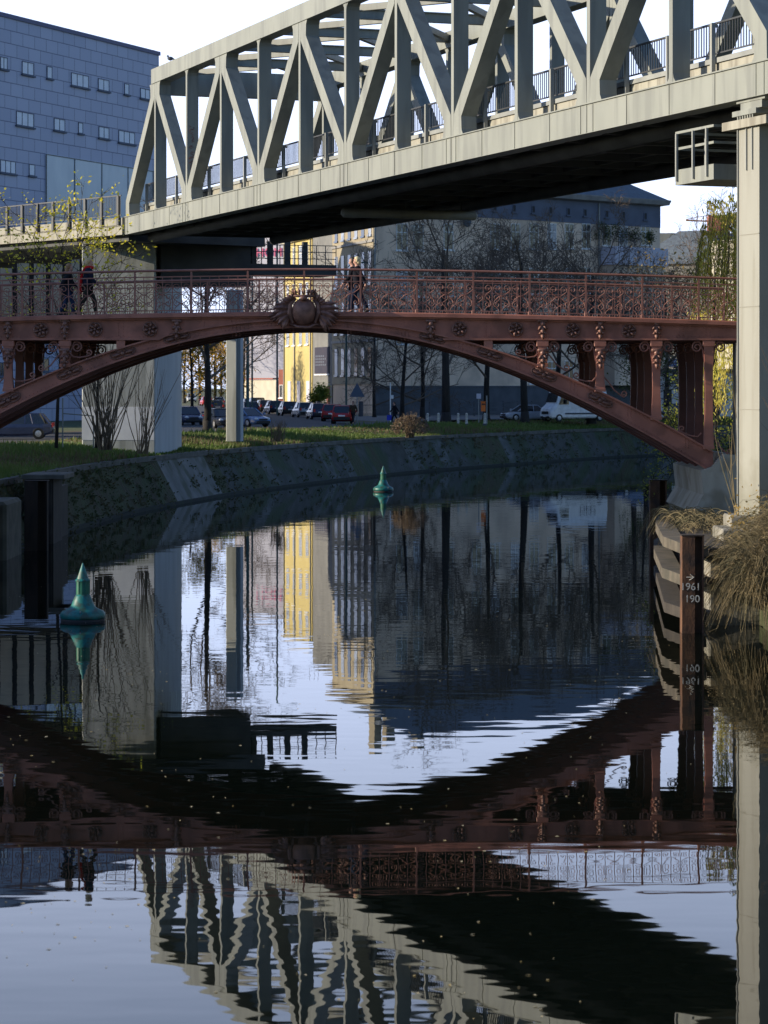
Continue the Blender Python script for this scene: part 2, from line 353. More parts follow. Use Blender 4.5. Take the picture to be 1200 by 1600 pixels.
# ------------------------------------------------------------------ steel truss railway bridge
TA = Vector((-12.9, 132.7)); TB = Vector((9.86, 69.1)); TD = (TB - TA); TL = TD.length; TD.normalize()
ROT = math.atan2(TD.y, TD.x); TW = 9.1; PN = TL/6; HP = PN/2
truss = thing('truss_bridge', 'grey green steel truss railway bridge crossing high above the canal', 'railway bridge', (TA.x, TA.y, 0), ROT)
zg0, zg1, zc0, zc1 = 13.50, 14.36, 20.45, 21.15
def truss_side(y0, y1, near):
    # the lower girder: web boxes with stiffener ribs
    mb = MB(); mb.box(-.3, TL+.5, y0, y1, zg0, zg1)
    mb.box(-.3, TL+.5, y0-.05, y1+.05, zg1, zg1+.035)
    yo = y0 if near else y1; sg = -1 if near else 1
    for k in range(0, 25):
        x = TL*k/24
        mb.box(x-.02, x+.02, min(yo, yo+sg*.02), max(yo, yo+sg*.02), zg0+.02, zg1-.02)
        if k % 4 == 0:
            for d in (-.45, .45): mb.box(x+d-.02, x+d+.02, min(yo, yo+sg*.02), max(yo, yo+sg*.02), zg0+.02, zg1-.02)
    mb.build('lower_girder', M['steel'], truss)
    mb = MB(); mb.box(HP-.55, TL-HP+.55, y0, y1, zc0, zc1)
    mb.build('top_chord', M['steel'], truss)
    e = .12; wd = .31; ym, yM = y0+.05, y1-.05
    for k in range(1, 12):
        x = k*HP; m2 = MB(); m2.box(x-e, x+e, ym, yM, zg1+.035, zc0)
        # fillets at the free end of the vertical
        if k % 2:   # meets the girder freely
            for sgn in (-1, 1):
                pts = [(x+sgn*e, zg1+.035)] + [(x+sgn*(e+.28-.28*math.cos(a)), zg1+.035+.28-.28*math.sin(a)) for a in [R(i) for i in (0, 30, 60, 90)]]
                m2.prism(pts, ym+.01, yM-.01)
        else:
            for sgn in (-1, 1):
                pts = [(x+sgn*e, zc0)] + [(x+sgn*(e+.28-.28*math.cos(a)), zc0-.28+.28*math.sin(a)) for a in [R(i) for i in (0, 30, 60, 90)]]
                m2.prism(pts, ym+.01, yM-.01)
        m2.build('vertical', M['steel'], truss)
    for k in range(12):
        up = (k % 2 == 0)                                 # from a bottom node up to the next top node
        xb = k*HP if up else (k+1)*HP; xt = (k+1)*HP if up else k*HP
        s = 1 if up else -1                                # direction bottom -> top in x
        if k == 0: xb -= .2
        if k == 11: xb += .2
        b_in, b_out = xb + s*.13, xb + s*.82; t_in, t_out = xt - s*.13, xt - s*.82
        zb, zt = zg1+.035, zc0
        hb = .62
        def ln(f, p, q): return (p[0]+(q[0]-p[0])*f, p[1]+(q[1]-p[1])*f)
        pts = [(b_in, zb), (b_out+s*.16, zb), (b_out+s*.03, zb+.18), (b_out, zb+hb), (t_in-s*.02, zt-.75), (t_in, zt), (t_out-s*.16, zt), (t_out-s*.03, zt-.18), (t_out, zt-hb), (b_in+s*.02, zb+.75)]
        m2 = MB(); m2.prism(pts, ym-.005, yM+.005); m2.build('diagonal', M['steel'], truss)
    # inner parapet and railing
    yp = y1+.35 if near else y0-.35
    mb = MB(); mb.box(0, TL, yp, yp+.12, zg1-.1, zg1+.50); mb.build('parapet', M['parapet'], truss)
    mb = MB(); mb.box(0, TL, yp-.06, yp+.18, zg1+.52, zg1+.66); mb.build('kerb_beam', M['steel_dark'], truss)
    mb = MB(); zr0, zr1 = zg1+.66, zg1+1.62
    mb.box(0, TL, yp+.02, yp+.09, zr1, zr1+.05); mb.box(0, TL, yp+.03, yp+.07, zr0+.12, zr0+.16)
    for i in range(int(TL/.16)): x = .08+i*.16; mb.box(x-.012, x+.012, yp+.04, yp+.064, zr0+.14, zr1)
    mb.build('railing', M['rail_steel'], truss)
    for k in range(25):
        x = TL*k/24 + 1.0
        if x < TL:
            m2 = MB(); m2.box(x-.06, x+.06, yp-.2, yp-.08, zg1+.04, zr1); m2.box(x-.02, x+.02, yp-.08, yp+.02, zr1-.12, zr1-.04)
            m2.build('railing_post', M['steel_dark'], truss)
truss_side(0, .64, True); truss_side(TW-.64, TW, False)
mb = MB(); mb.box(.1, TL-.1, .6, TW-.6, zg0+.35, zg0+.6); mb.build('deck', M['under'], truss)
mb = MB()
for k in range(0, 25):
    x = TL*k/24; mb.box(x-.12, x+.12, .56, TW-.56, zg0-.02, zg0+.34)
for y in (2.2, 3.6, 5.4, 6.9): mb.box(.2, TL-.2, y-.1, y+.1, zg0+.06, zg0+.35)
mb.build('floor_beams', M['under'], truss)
for y in (7.75, 1.4):
    mb = MB(); mb.tube([(0, y, zg0-.12), (TL, y, zg0-.12)], .24, 14); mb.build('drain_pipe', M['under'], truss, smooth=True)
for k in range(1, 12):                                      # portal struts between the chords
    x = k*HP; mb = MB()
    if k in (1, 11): mb.box(x-.3, x+.3, .56, TW-.56, zc0-.55, zc1-.05)
    else:
        mb.box(x-.14, x+.14, .56, TW-.56, zc0+.25, zc0+.29); mb.box(x-.14, x+.14, .56, TW-.56, zc0+.62, zc0+.66); mb.box(x-.03, x+.03, .56, TW-.56, zc0+.29, zc0+.62)
    mb.build('cross_strut', M['steel'], truss)
for k in range(1, 11):                                      # wind bracing
    x = k*HP
    for a, b in (((x+.2, .6), (x+HP/1-.2, TW/2)), ((x+.2, TW-.6), (x+HP-.2, TW/2))):
        mb = MB(); mb.beam((a[0], a[1], zc0+.4), (b[0], b[1], zc0+.4), .22, .26); mb.build('wind_brace', M['steel'], truss)
# mast with graffiti strokes on one of the verticals
rnd = random.Random(4); mb = MB(); xg = 2*HP
for i in range(16):
    z = 17.9 - i*.13; a = [(xg+.155, .12+rnd.random()*.28, z+rnd.uniform(-.1, .1)) for _ in range(3)]; mb.tube(a, .012, 3)
M['graf'] = mat('red_spray_paint', (.22, .06, .05), .7); mb.build('graffiti', M['graf'], truss)
# rails bearing and tail to the right
mb = MB(); mb.box(TL+.6, TL+14, -.0, TW, zg0+.1, zg1); mb.box(TL+.6, TL+14, 0, .3, zg1, zg1+.9)
v = thing('approach_viaduct', 'concrete approach deck beyond the near end of the truss', 'viaduct', (TA.x, TA.y, 0), ROT); mb.build('deck', M['parapet'], v)
mb = MB(); mb.box(TL+10, TL+12, .5, TW-.5, 2.5, zg0+.1); mb.build('pier', M['concrete'], v)

# hanging maintenance tube under the deck
t = thing('suspended_duct', 'round metal duct hanging crosswise below the truss deck', 'duct', (TA.x, TA.y, 0), ROT)
mb = MB(); xq = TL*.40; mb.tube([(xq, 2.2, 12.98), (xq, 2.3, 12.98), (xq, 8.0, 12.98), (xq, 8.1, 12.98)], [.1, .2, .2, .1], 14); mb.build('tube', M['steel_dark'], t, smooth=True)
mb = MB()
for y in (2.8, 5, 7.4): mb.box(xq-.03, xq+.03, y-.03, y+.03, 13.15, 13.5)
mb.build('hanger', M['under'], t)

# right pier of the truss with bearings
def damp(m, z0, z1, col):
    n = m.node_tree; b = n.nodes['Principled BSDF']; src = b.inputs['Base Color'].links[0].from_socket
    tc = n.nodes.new('ShaderNodeTexCoord'); sp = n.nodes.new('ShaderNodeSeparateXYZ'); n.links.new(tc.outputs['Object'], sp.inputs[0])
    no = n.nodes.new('ShaderNodeTexNoise'); no.inputs['Scale'].default_value = 2.2; no.inputs['Detail'].default_value = 8; n.links.new(tc.outputs['Object'], no.inputs['Vector'])
    ma = n.nodes.new('ShaderNodeMath'); ma.operation = 'MULTIPLY_ADD'; n.links.new(no.outputs['Fac'], ma.inputs[0]); ma.inputs[1].default_value = 2.4; n.links.new(sp.outputs['Z'], ma.inputs[2])
    mr = n.nodes.new('ShaderNodeMapRange'); mr.inputs[1].default_value = z0+1.2; mr.inputs[2].default_value = z1+1.2; mr.inputs[3].default_value = .8; mr.inputs[4].default_value = 0; n.links.new(ma.outputs[0], mr.inputs[0])
    mx = n.nodes.new('ShaderNodeMixRGB'); n.links.new(mr.outputs[0], mx.inputs[0]); n.links.new(src, mx.inputs[1]); mx.inputs[2].default_value = (*col, 1); n.links.new(mx.outputs[0], b.inputs['Base Color'])
M['joint'] = mat('joint_line_grey', (.25, .245, .21), .9)  # darker grey of the thin formwork joints on the pillar
p = thing('bridge_pier', 'slender pale pillar carrying the near end of the truss at right', 'pier', (TA.x, TA.y, 0), ROT)
M['pillar'] = mat('pale_painted_pillar', (.32, .32, .28), .6, (.285, .285, .25), .7, (1, 1, .2), c3=(.265, .26, .22), s3=2.5, st3=(1, 1, .1))
damp(M['pillar'], 2.3, 4.2, (.17, .165, .12))
x0 = TL - 1.45
mb = MB(); mb.box(x0, x0+1.15, .02, 1.15, 2.2, 12.72); mb.build('pillar_shaft', M['pillar'], p)
mb = MB()
for d in (.45, .78): mb.box(x0+d, x0+d+.03, -.02, .018, 11.6, 12.7)
mb.box(x0-.04, x0-.003, -.02, .06, 2.2, 12.7); mb.build('strip', M['steel_dark'], p)
mb = MB()
for z_ in (5.3, 8.0, 9.9): mb.box(x0+.002, x0+1.148, .012, .0195, z_, z_+.025)
mb.build('formwork_joint', M['joint'], p)
mb = MB(); mb.box(x0-.75, x0+1.75, -.10, 1.3, 12.725, 12.95); mb.build('pillar_cap', M['parapet'], p)
mb = MB(); mb.box(x0-.45, x0+.9, .05, .9, 13.08, 13.22); mb.box(x0-.1, x0+1.1, .12, .8, 13.22, 13.42)
for i in range(7): mb.tube([(x0-.2+i*.14, .1, 12.95), (x0-.2+i*.14, .1, 13.08)], .03, 6)
mb.box(x0-.3, x0+1.3, .1, .8, 13.42, 13.495); mb.build('bearing', M['steel'], p)
mb = MB(); mb.box(x0+.2, x0+1.1, 1.2, TW-.1, 11.3, 12.7); mb.box(x0, x0+1.15, TW-1.1, TW, 2.2, 12.7); mb.build('crosshead', M['steel_dark'], p)
# inspection balcony
q = thing('inspection_balcony', 'small railed steel inspection balcony beside the right pillar', 'balcony', (TA.x, TA.y, 0), ROT)
c = at(1115, 280, 72.0); lc = (Vector((c.x, c.y)) - TA); bx = lc.dot(TD); by = lc.dot(Vector((-TD.y, TD.x)))
bl = 2.35; z0 = c.z; k = 72.0/F
mb = MB(); mb.box(bx-bl, bx, by, by+.05, z0, z0+.42); mb.box(bx-.05, bx, by+.05, by+3, z0, z0+.42); mb.box(bx-bl, bx-bl+.05, by+.05, by+3, z0, z0+.42)
mb.box(bx-bl+.05, bx-.05, by+.05, by+3, z0+.02, z0+.1); mb.build('platform', M['steel'], q)
mb = MB()
for z in (z0+.42+.55, z0+1.42): mb.box(bx-bl, bx, by, by+.03, z, z+.07); mb.box(bx-.03, bx, by+.03, by+3, z, z+.07); mb.box(bx-bl, bx-bl+.03, by+.03, by+3, z, z+.07)
mb.build('handrail', M['steel'], q)
for (xx, yy) in ((bx-bl+.15, by-.03), (bx-bl/2, by-.03), (bx-.35, by-.03), (bx+.03, by+.75), (bx-bl+.1, by+.9)):
    mb = MB(); mb.box(xx-.035, xx+.035, yy-.035, yy+.03, z0+.1, z0+1.42); mb.build('post', M['steel_dark'], q)

# ------------------------------------------------------------------ left pier, crosshead and approach
a = R(3)
p = thing('bridge_pier', 'massive grey concrete pier under the far end of the truss on the grassy bank', 'pier', (-11.7, 136, 0), -a)
# local: x axis -> (cos,-sin); pier spans x -4.15..0 and y 0..3.3
mb = MB(); mb.bevbox(-3.75, 0, 0, 10.7, 2.2, 13.42, .04); mb.build('pier_shaft', [M['concrete']], p)
mb = MB(); mb.box(-3.753, -.04, -.012, .0, 3.2, 4.9); mb.build('repainted_patch', mat('repainted_concrete', (.80, .82, .83), .8, (.66, .68, .70), 1.2), p)
mb = MB(); mb.box(.001, .012, .04, 10.6, 2.2, 10.6); mb.build('bluish_shade_side', M['concrete_blue'], p)  # bluish tone of the pier's shaded side put into its colour
p2 = thing('portal_frame', 'dark steel crosshead with open service gallery beside the far pier', 'service gallery', (-11.7, 136, 0), math.atan2(.337, .942))
mb = MB(); mb.box(.4, 5.2, .3, 3.0, 11.15, 13.45); mb.build('crosshead', M['under'], p2)
mb = MB(); mb.box(5.2, 9.9, .3, 3.0, 11.75, 12.3); mb.build('gallery_floor', M['under'], p2)
for x in (5.45, 6.35, 7.3, 8.25): mb = MB(); mb.box(x-.13, x+.13, .5, .76, 12.3, 13.5); mb.build('post', M['under'], p2)
mb = MB()
for z in (12.6, 12.95, 13.3): mb.beam((5.2, .35, z), (9.9, .35, z), .04, .04)
for x in (5.8, 6.8, 7.8, 8.8, 9.3, 9.88): mb.box(x-.02, x+.02, .33, .37, 12.3, 13.32)
mb.build('handrail', M['rail_steel'], p2)
D = 148; c = at(366.5, 605, D)
p3 = thing('bridge_column', 'slim square concrete column standing in the grass behind the big pier', 'column', (c.x, c.y, 2.9), R(-12))
mb = MB(); mb.bevbox(-.38, .22, -.4, .4, 0, 8.4, .03); mb.build('shaft', M['concrete'], p3)
mb = MB(); mb.box(.225, .42, -.3, .3, 0, 8.4); mb.build('bluish_strip', M['concrete_blue'], p3)  # bluish strip along the right edge of the column
# left approach deck
AD = Vector((-7.5, 9.1)).normalized(); ar = math.atan2(-AD.y, -AD.x)
ap = thing('approach_viaduct', 'curving concrete approach deck with dark railing, left of the truss', 'viaduct', (TA.x-.15, TA.y, 0), math.atan2(AD.y, AD.x))
AL = 46; mb = MB(); mb.box(0, AL, 0-9.0, 0, 13.9, 14.0); mb.box(0, AL, -.25, 0, 13.50, 14.35); mb.build('deck', M['parapet'], ap)
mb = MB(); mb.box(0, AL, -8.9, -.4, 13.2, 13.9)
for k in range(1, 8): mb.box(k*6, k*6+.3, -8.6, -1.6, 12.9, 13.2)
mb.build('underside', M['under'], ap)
mb = MB(); mb.box(0, AL, .03, .08, 15.42, 15.48); mb.box(0, AL, .03, .07, 14.45, 14.49)
for i in range(int(AL/.14)): x = .07+i*.14; mb.box(x-.01, x+.01, .04, .06, 14.45, 15.42)
mb.build('railing', M['rail_steel'], ap)
for i in range(31):
    mb = MB(); x = .25+i*1.5; mb.box(x-.09, x+.09, .0, .12, 14.0, 15.46); mb.build('railing_post', M['rail_steel'], ap)
for k in range(2, 4): mb = MB(); mb.box(k*13-.6, k*13+.6, -7.5, -1.5, 2.8, 12.7); mb.build('pier', M['concrete'], ap)

# ------------------------------------------------------------------ red footbridge
RB = (-2.43, 81.0); SR = 1/51.4
def rz(py): return CH + (HY - py)*SR
def deck_y(dx): return 487 + 12*(min(abs(dx), 760)/600)**1.7
px_t = np.array([0, 100, 198, 323, 463, 551, 630, 660]); py_t = np.array([497, 501, 522, 556, 610, 654, 699, 718])
px_b = np.array([0, 100, 200, 323, 463, 551, 623, 660]); py_b = np.array([513, 518, 538, 576, 641, 688, 729, 753])
def fitc(x, y):
    A = np.stack([np.ones_like(x), x**2/1e5, x**4/1e10], 1).astype(float); return np.linalg.lstsq(A, y, rcond=None)[0]
ct, cb = fitc(px_t.astype(float), py_t), fitc(px_b.astype(float), py_b)
def arch(c, dx): return c[0] + c[1]*dx*dx/1e5 + c[2]*dx**4/1e10
red = thing('footbridge', 'ornate rust red iron arch footbridge with scrollwork railing over the canal', 'footbridge', (RB[0], RB[1], 0))
RIBS = [0.0, 2.5, 4.8, 7.1]; DXE = 640
def rib_mesh(front):
    mb = MB(); N = 96; top = []; bot = []
    for i in range(N+1):
        dx = -DXE + 2*DXE*i/N; x = dx*SR; top.append((x, rz(arch(ct, dx)))); bot.append((x, rz(arch(cb, dx))))
    def band(y0, y1, L0, L1):
        rs = [[(a[0], y0, a[1]), (a[0], y1, a[1]), (b[0], y1, b[1]), (b[0], y0, b[1])] for a, b in zip(L0, L1)]; mb.loft(rs)
    sh = lambda L, d: [(a[0], a[1]+d) for a in L]
    band(.12, .20, sh(bot, .05), sh(top, -.05))
    band(0, .34, sh(top, -.05), top); band(0, .34, bot, sh(bot, .05))
    if front:
        L = 0
        for i in range(0, 2*DXE, 6):
            dx = -DXE+i; x = dx*SR
            for c_, s_ in ((ct, -.11), (cb, .11)):
                mb.ball((x, .118, rz(arch(c_, dx))+s_), .021, 5, 3)
            if i % 88 < 7 :
                for k_ in range(5): mb.ball((x, .118, rz(arch(ct, dx))-.15-.06*k_), .021, 5, 3); mb.ball((x+.1, .118, rz(arch(ct, dx))-.15-.06*k_), .021, 5, 3)
    return mb
for i, y in enumerate(RIBS):
    o = rib_mesh(i == 0).build('arch_rib', M['red'] if i == 0 else M['red_shaded'], red, loc=(0, y, 0))
def girder_mesh(front):
    mb = MB(); N = 90; A = -DXE-80; B = 760
    t = []; b = []; ab = []
    for i in range(N+1):
        dx = A+(B-A)*i/N; x = dx*SR; zt = rz(deck_y(dx)+7); zb = rz(531+ (0 if abs(dx) > 180 else 0))
        if abs(dx) < 215: zb = max(zb, rz(arch(ct, dx)))
        t.append((x, zt)); b.append((x, min(zb, zt-.02)))
    rs = [[(p_[0], .10, p_[1]), (p_[0], .18, p_[1]), (q_[0], .18, q_[1]), (q_[0], .10, q_[1])] for p_, q_ in zip(t, b)]; mb.loft(rs)
    rs = [[(p_[0], 0, p_[1]+.0), (p_[0], .3, p_[1]+.0), (p_[0], .3, p_[1]-.05), (p_[0], 0, p_[1]-.05)] for p_ in t]; mb.loft(rs)
    for sgn in (-1, 1):
        rs = [[(p_[0], -.01, p_[1]+.045), (p_[0], .3, p_[1]+.045), (p_[0], .3, p_[1]-.01), (p_[0], -.01, p_[1]-.01)] for p_ in b if p_[0]*sgn > 205*SR]
        if sgn < 0: pass
        mb.loft(rs)
    if front:
        for i in range(0, int(B-A), 6):
            dx = A+i; x = dx*SR
            if abs(dx) > 40: mb.ball((x, .098, rz(deck_y(dx)+7)-.10), .019, 5, 3)
            if abs(dx) > 205: mb.ball((x, .098, rz(531)+.10), .019, 5, 3)
        for dx in (-331, -246, -110, 110, 160, -160, 246, 288, -287, 331, 420, 506, 590, 632):
            zt = rz(deck_y(dx)+7)-.16; zb = rz(531)+.14
            if abs(dx) < 215: zb = max(zb, rz(arch(ct, dx))+.06)
            k_ = max(1, int((zt-zb)/.075))
            for j in range(k_+1):
                for d in (-.07, .07): mb.ball((dx*SR+d, .098, zb+(zt-zb)*j/k_), .019, 5, 3)
    return mb
for i, y in enumerate(RIBS):
    girder_mesh(i == 0).build('deck_girder', M['red'] if i == 0 else M['red_shaded'], red, loc=(0, y, 0))
# deck and its projecting edge plates
mb = MB(); N = 60; A = -DXE-80; B = 760; rs = []
for i in range(N+1):
    dx = A+(B-A)*i/N; x = dx*SR; z = rz(deck_y(dx)+7); rs.append([(x, .1, z+.003), (x, 7.3, z+.003), (x, 7.3, z+.10), (x, .1, z+.10)])
mb.loft(rs); mb.build('deck', M['plate'], red)
for y0 in (-.12, 7.3):
    mb = MB(); rs = []
    for i in range(N+1):
        dx = A+(B-A)*i/N; x = dx*SR; z = rz(deck_y(dx)); rs.append([(x, y0, z-.135), (x, y0+.22, z-.135), (x, y0+.22, z), (x, y0+.05, z), (x, y0, z-.03)])
    mb.loft(rs); mb.build('edge_plate', M['red'], red)
# floor cross beams
mb = MB()
for i in range(18):
    dx = -600+i*75; x = dx*SR; z = rz(deck_y(dx)+7)-.02; mb.box(x-.05, x+.05, .3, 7.0, z-.26, z)
mb.build('cross_beams', M['red_shaded'], red)
# spandrel columns
COLS = [-640, -551, -463, -374, -287, 288, 373, 463, 551, 633]
def column_mesh(h, wide=.13):
    mb = MB()
    if h < .5: mb.box(-wide, wide, 0, .26, 0, h); return mb
    mb.bevbox(-.17, .17, -.02, .28, 0, .12, .02)
    n_ = 6; rs = []
    for i in range(n_+1):
        f = i/n_; w_ = .15 - .035*math.sin(math.pi*f) ; rs.append([(-w_, 0, .12+(h-.3)*f), (w_, 0, .12+(h-.3)*f), (w_, .26, .12+(h-.3)*f), (-w_, .26, .12+(h-.3)*f)])
    mb.loft(rs); mb.bevbox(-.19, .19, -.03, .29, h-.18, h, .02)
    return mb
for dx in COLS:
    zt = rz(531); zb = rz(arch(ct, dx))-.02; h = zt-zb-.012
    first = None
    for i, y in enumerate(RIBS):
        o = column_mesh(h).build('column', M['red'] if i == 0 else M['red_shaded'], red, loc=(dx*SR, y+.03, zb))
# ornaments
def spiral_pts(cx, cz, r, turns, a0, sgn, n=22, y=0, r1=.25):
    out = []
    for i in range(n+1):
        f = i/n; a_ = a0 + sgn*turns*2*math.pi*f; rr_ = r*(1-(1-r1)*f); out.append((cx+rr_*math.cos(a_), y, cz+rr_*math.sin(a_)))
    return out
def rosette():
    mb = MB(); ring = [(.235*math.cos(a_), -.02, .235*math.sin(a_)) for a_ in np.linspace(0, 2*math.pi, 21)]
    mb.tube(ring, .035, 6)
    for k_ in range(6):
        a_ = k_*math.pi/3+.3; leaf(mb, (.04*math.cos(a_), .04*math.sin(a_)), a_, .20, .055, -.01, .07, 5)
    mb.ball((0, -.05, 0), .055, 8, 6)
    return mb
def leaf(mb, p0, ang, L, w_, y0=0, lift=.08, n=5, curl=0):
    c_, s_ = math.cos(ang), math.sin(ang); rs = []
    for i in range(n+1):
        f = i/n; a_ = ang+curl*f; x = p0[0]+L*f*math.cos(a_); z = p0[1]+L*f*math.sin(a_); ww = w_*math.sin(math.pi*min(.12+f*.84, 1))+.006; y = y0-lift*math.sin(math.pi*f*.8)
        nx, nz = -math.sin(a_), math.cos(a_)
        rs.append([(x+nx*ww, y, z+nz*ww), (x, y-.04, z), (x-nx*ww, y, z-nz*ww), (x, y+.03, z)])
    mb.loft(rs)
def acanthus():
    mb = MB(); mb.bevbox(-.16, .16, -.09, 0, .26, .36, .03)
    mb.ball((0, -.05, .22), .09, 7, 5); leaf(mb, (0, .2), R(-90), .34, .075, -.03)
    leaf(mb, (0, .18), R(-135), .2, .05, -.03); leaf(mb, (0, .18), R(-45), .2, .05, -.03); leaf(mb, (0, -.06), R(-90), .2, .06, -.04); leaf(mb, (0, -.02), R(-150), .14, .035, -.03); leaf(mb, (0, -.02), R(-30), .14, .035, -.03)
    return mb
def bracket():
    mb = MB(); mb.tube(spiral_pts(.22, -.2, .17, 1.6, R(120), -1), .026, 5)
    mb.tube([(0, 0, -.62), (.03, 0, -.45), (.05, 0, -.3), (.22-.17*.5, 0, -.2+.147)], .024, 5)
    return mb
def cartouche():
    mb = MB()
    for s in (-1, 1):
        mb.tube(spiral_pts(.34*s, 0, .12, 1.3, R(90), -s, 18), .024, 5)
        mb.tube([(0, -.02, .1), (.15*s, -.03, .13), (.34*s, 0, .12)], .026, 5); mb.tube([(0, -.02, -.1), (.15*s, -.03, -.13), (.34*s, 0, -.12)], .026, 5)
        mb.box(.13*s-.06, .13*s+.06, -.06, 0, .06, .10)
        leaf(mb, (.08*s, 0), 0 if s > 0 else math.pi, .3, .06, -.03)
    mb.ball((0, -.05, 0), .08, 8, 5)
    return mb
ros = None; aca = None; bra = None; car_ = None
for dx in (-593, -500, -412, -327, -241, 243, 331, 420, 508):
    loc = (dx*SR, .06, (rz(deck_y(dx)+7)+rz(531))/2)
    if ros is None: ros = rosette().build('rosette', M['red_orn'], red, smooth=True, loc=loc); ros.scale = (.86, .8, .86)
    else: part_copy(ros, red, loc)
for dx in (-551, -463, -374, -199, 198, 373, 463, 551):
    loc = (dx*SR, .04, rz(531)+.27)
    if aca is None: aca = acanthus().build('acanthus_boss', M['red_orn'], red, smooth=True, loc=loc)
    else: part_copy(aca, red, loc)
for dx in (-551, -463, -374, 373, 463, 551):
    part_copy(aca, red, (dx*SR, -.01, rz(531)-.62))
for dx in (-551, -463, -374, 373, 463, 551, 633):
    for s in (-1, 1):
        for yy in (.12, 2.6, 4.9, 7.2):
            loc = (dx*SR+s*.13, yy, rz(531)-.02)
            if bra is None: bra = bracket().build('scroll_bracket', M['red_rail'], red, loc=loc); bra.scale = (s, 1, 1)
            else: part_copy(bra, red, loc, scale=(s, 1, 1))
for dx in (-463, -374, 373, 463, 628):
    s = -1 if dx < 0 else 1
    zb = rz(arch(ct, dx)); slope = -(arch(ct, dx+5)-arch(ct, dx-5))/10
    for t_ in (-1, 1):
        mb = MB(); x1 = .75 if t_*s < 0 else .6
        mb.tube([(0, 0, .42), (t_*.12, 0, .30), (t_*.32, 0, .16+slope*t_*.3), (t_*.55, 0, .1+slope*t_*.55)] + spiral_pts(t_*.6, .2+slope*t_*.6, .1, 1.2, R(-90), t_, 14), .024, 5)
        mb.build('foot_scroll', M['red_rail'], red, loc=(dx*SR+t_*.12, .1, zb))
for dx in (-551, -463, -367, -284, -199, 200, 290, 375, 463):
    ym = (arch(ct, dx)+arch(cb, dx))/2; sl_ = -(arch(ct, dx+5)-arch(ct, dx-5))/10
    loc = (dx*SR, .10, rz(ym)); rot = (0, -math.atan(sl_), 0)
    if car_ is None: car_ = cartouche().build('arch_cartouche', M['red_orn'], red, smooth=True, loc=loc); car_.scale = (.9, .6, .85); car_.rotation_euler = rot
    else: part_copy(car_, red, loc, rot)
# the central emblem: bulging shield, crown, leaf sprays
mb = MB(); mb.ball((.0, -.16, rz(487)), .42, 22, 16, (.88, .62, 1.0)); eo = mb.build('emblem', M['red_orn'], red, smooth=True)
mb = MB(); zc = rz(463)
mb.tube([(-.30*math.cos(math.pi*i/12), -.22-.14*math.sin(math.pi*i/12), zc) for i in range(13)], .045, 6)
for k_ in range(7):
    a_ = math.pi*(k_+.5)/7; leaf(mb, (-.30*math.cos(a_), zc+.03), R(90)+.35*math.cos(a_), .20, .04, -.22-.12*math.sin(a_), .03)
mb.box(-.10, .10, -.42, -.3, zc-.13, zc-.0); mb.build('crown', M['red_orn'], eo, smooth=True)
rnd = random.Random(3)
for s in (-1, 1):
    A_s = lambda a: a if s > 0 else math.pi-a
    mb = MB(); mb.tube([(s*.26, -.12, rz(466)), (s*.42, -.18, rz(475)), (s*.44, -.2, rz(490)), (s*.34, -.16, rz(505))], [.05, .08, .08, .04], 7)
    for k_ in range(5): leaf(mb, (s*(.34+.03*k_), rz(470)-.03*k_), A_s(R(88-16*k_)), .22+.05*rnd.random(), .065, -.16-.02*(k_ % 2), .10, 5, -s*.2)
    for k_ in range(8): leaf(mb, (s*(.40+.01*k_), rz(480)-.045*k_), A_s(R(22-11*k_)), (.66 if s > 0 else .55)-.035*abs(k_-2)+.04*rnd.random(), .07, -.12-.04*(k_ % 2), .13, 6, -s*.18)
    for k_ in range(3): leaf(mb, (s*(.75), rz(490)-.05*k_), A_s(R(-4-9*k_)), .36-.05*k_, .05, -.06, .06, 5, -s*.2)
    mb.build('leaf_spray', M['red_orn'], eo)
mb = MB(); mb.tube([(-.42, -.1, rz(506)), (-.2, -.22, rz(511)), (.15, -.24, rz(512)), (.34, -.14, rz(507)), (.62, -.08, rz(509))], [.03, .05, .05, .045, .02], 7); mb.build('ribbon', M['red_orn'], eo, smooth=True)

# railing panels (three scroll units each), posts and handrail
PWD = 88.1*SR
def panel_mesh():
    mb = MB(); H = 1.02; z0 = .06; u = PWD/3; r = .0115
    mb.box(-PWD/2, PWD/2, -.014, .014, z0, z0+.03); mb.box(-PWD/2, PWD/2, -.016, .016, z0+H, z0+H+.035); mb.box(-PWD/2, PWD/2, -.01, .01, z0+H-.16, z0+H-.14)
    for k_ in range(3):
        cx = -PWD/2+u*(k_+.5); mb.box(cx-.011, cx+.011, -.011, .011, z0, z0+H)
        for s in (-1, 1):
            c_ = cx+s*.145
            mb.tube([(cx+s*.012, 0, z0+.50), (cx+s*.10, 0, z0+.54), (cx+s*.22, 0, z0+.63)] + spiral_pts(c_, z0+.72, .115, 1.2, R(-30) if s > 0 else R(210), s, 18), r, 4)
            mb.tube([(cx+s*.012, 0, z0+.50), (cx+s*.10, 0, z0+.46), (cx+s*.22, 0, z0+.34)] + spiral_pts(c_, z0+.23, .10, 1.2, R(30) if s > 0 else R(150), -s, 18), r, 4)
        if k_ < 2: x = cx+u/2; mb.box(x-.010, x+.010, -.010, .010, z0, z0+H)
    return mb
pan = None; post = None
def post_mesh():
    mb = MB(); mb.box(-.028, .028, -.028, .028, 0, 1.25); mb.bevbox(-.05, .05, -.05, .05, 0, .10, .015); mb.ball((0, 0, 1.10), .045, 6, 5); mb.box(-.04, .04, -.04, .04, .05+1.02, .05+1.08)
    return mb
k0 = -8
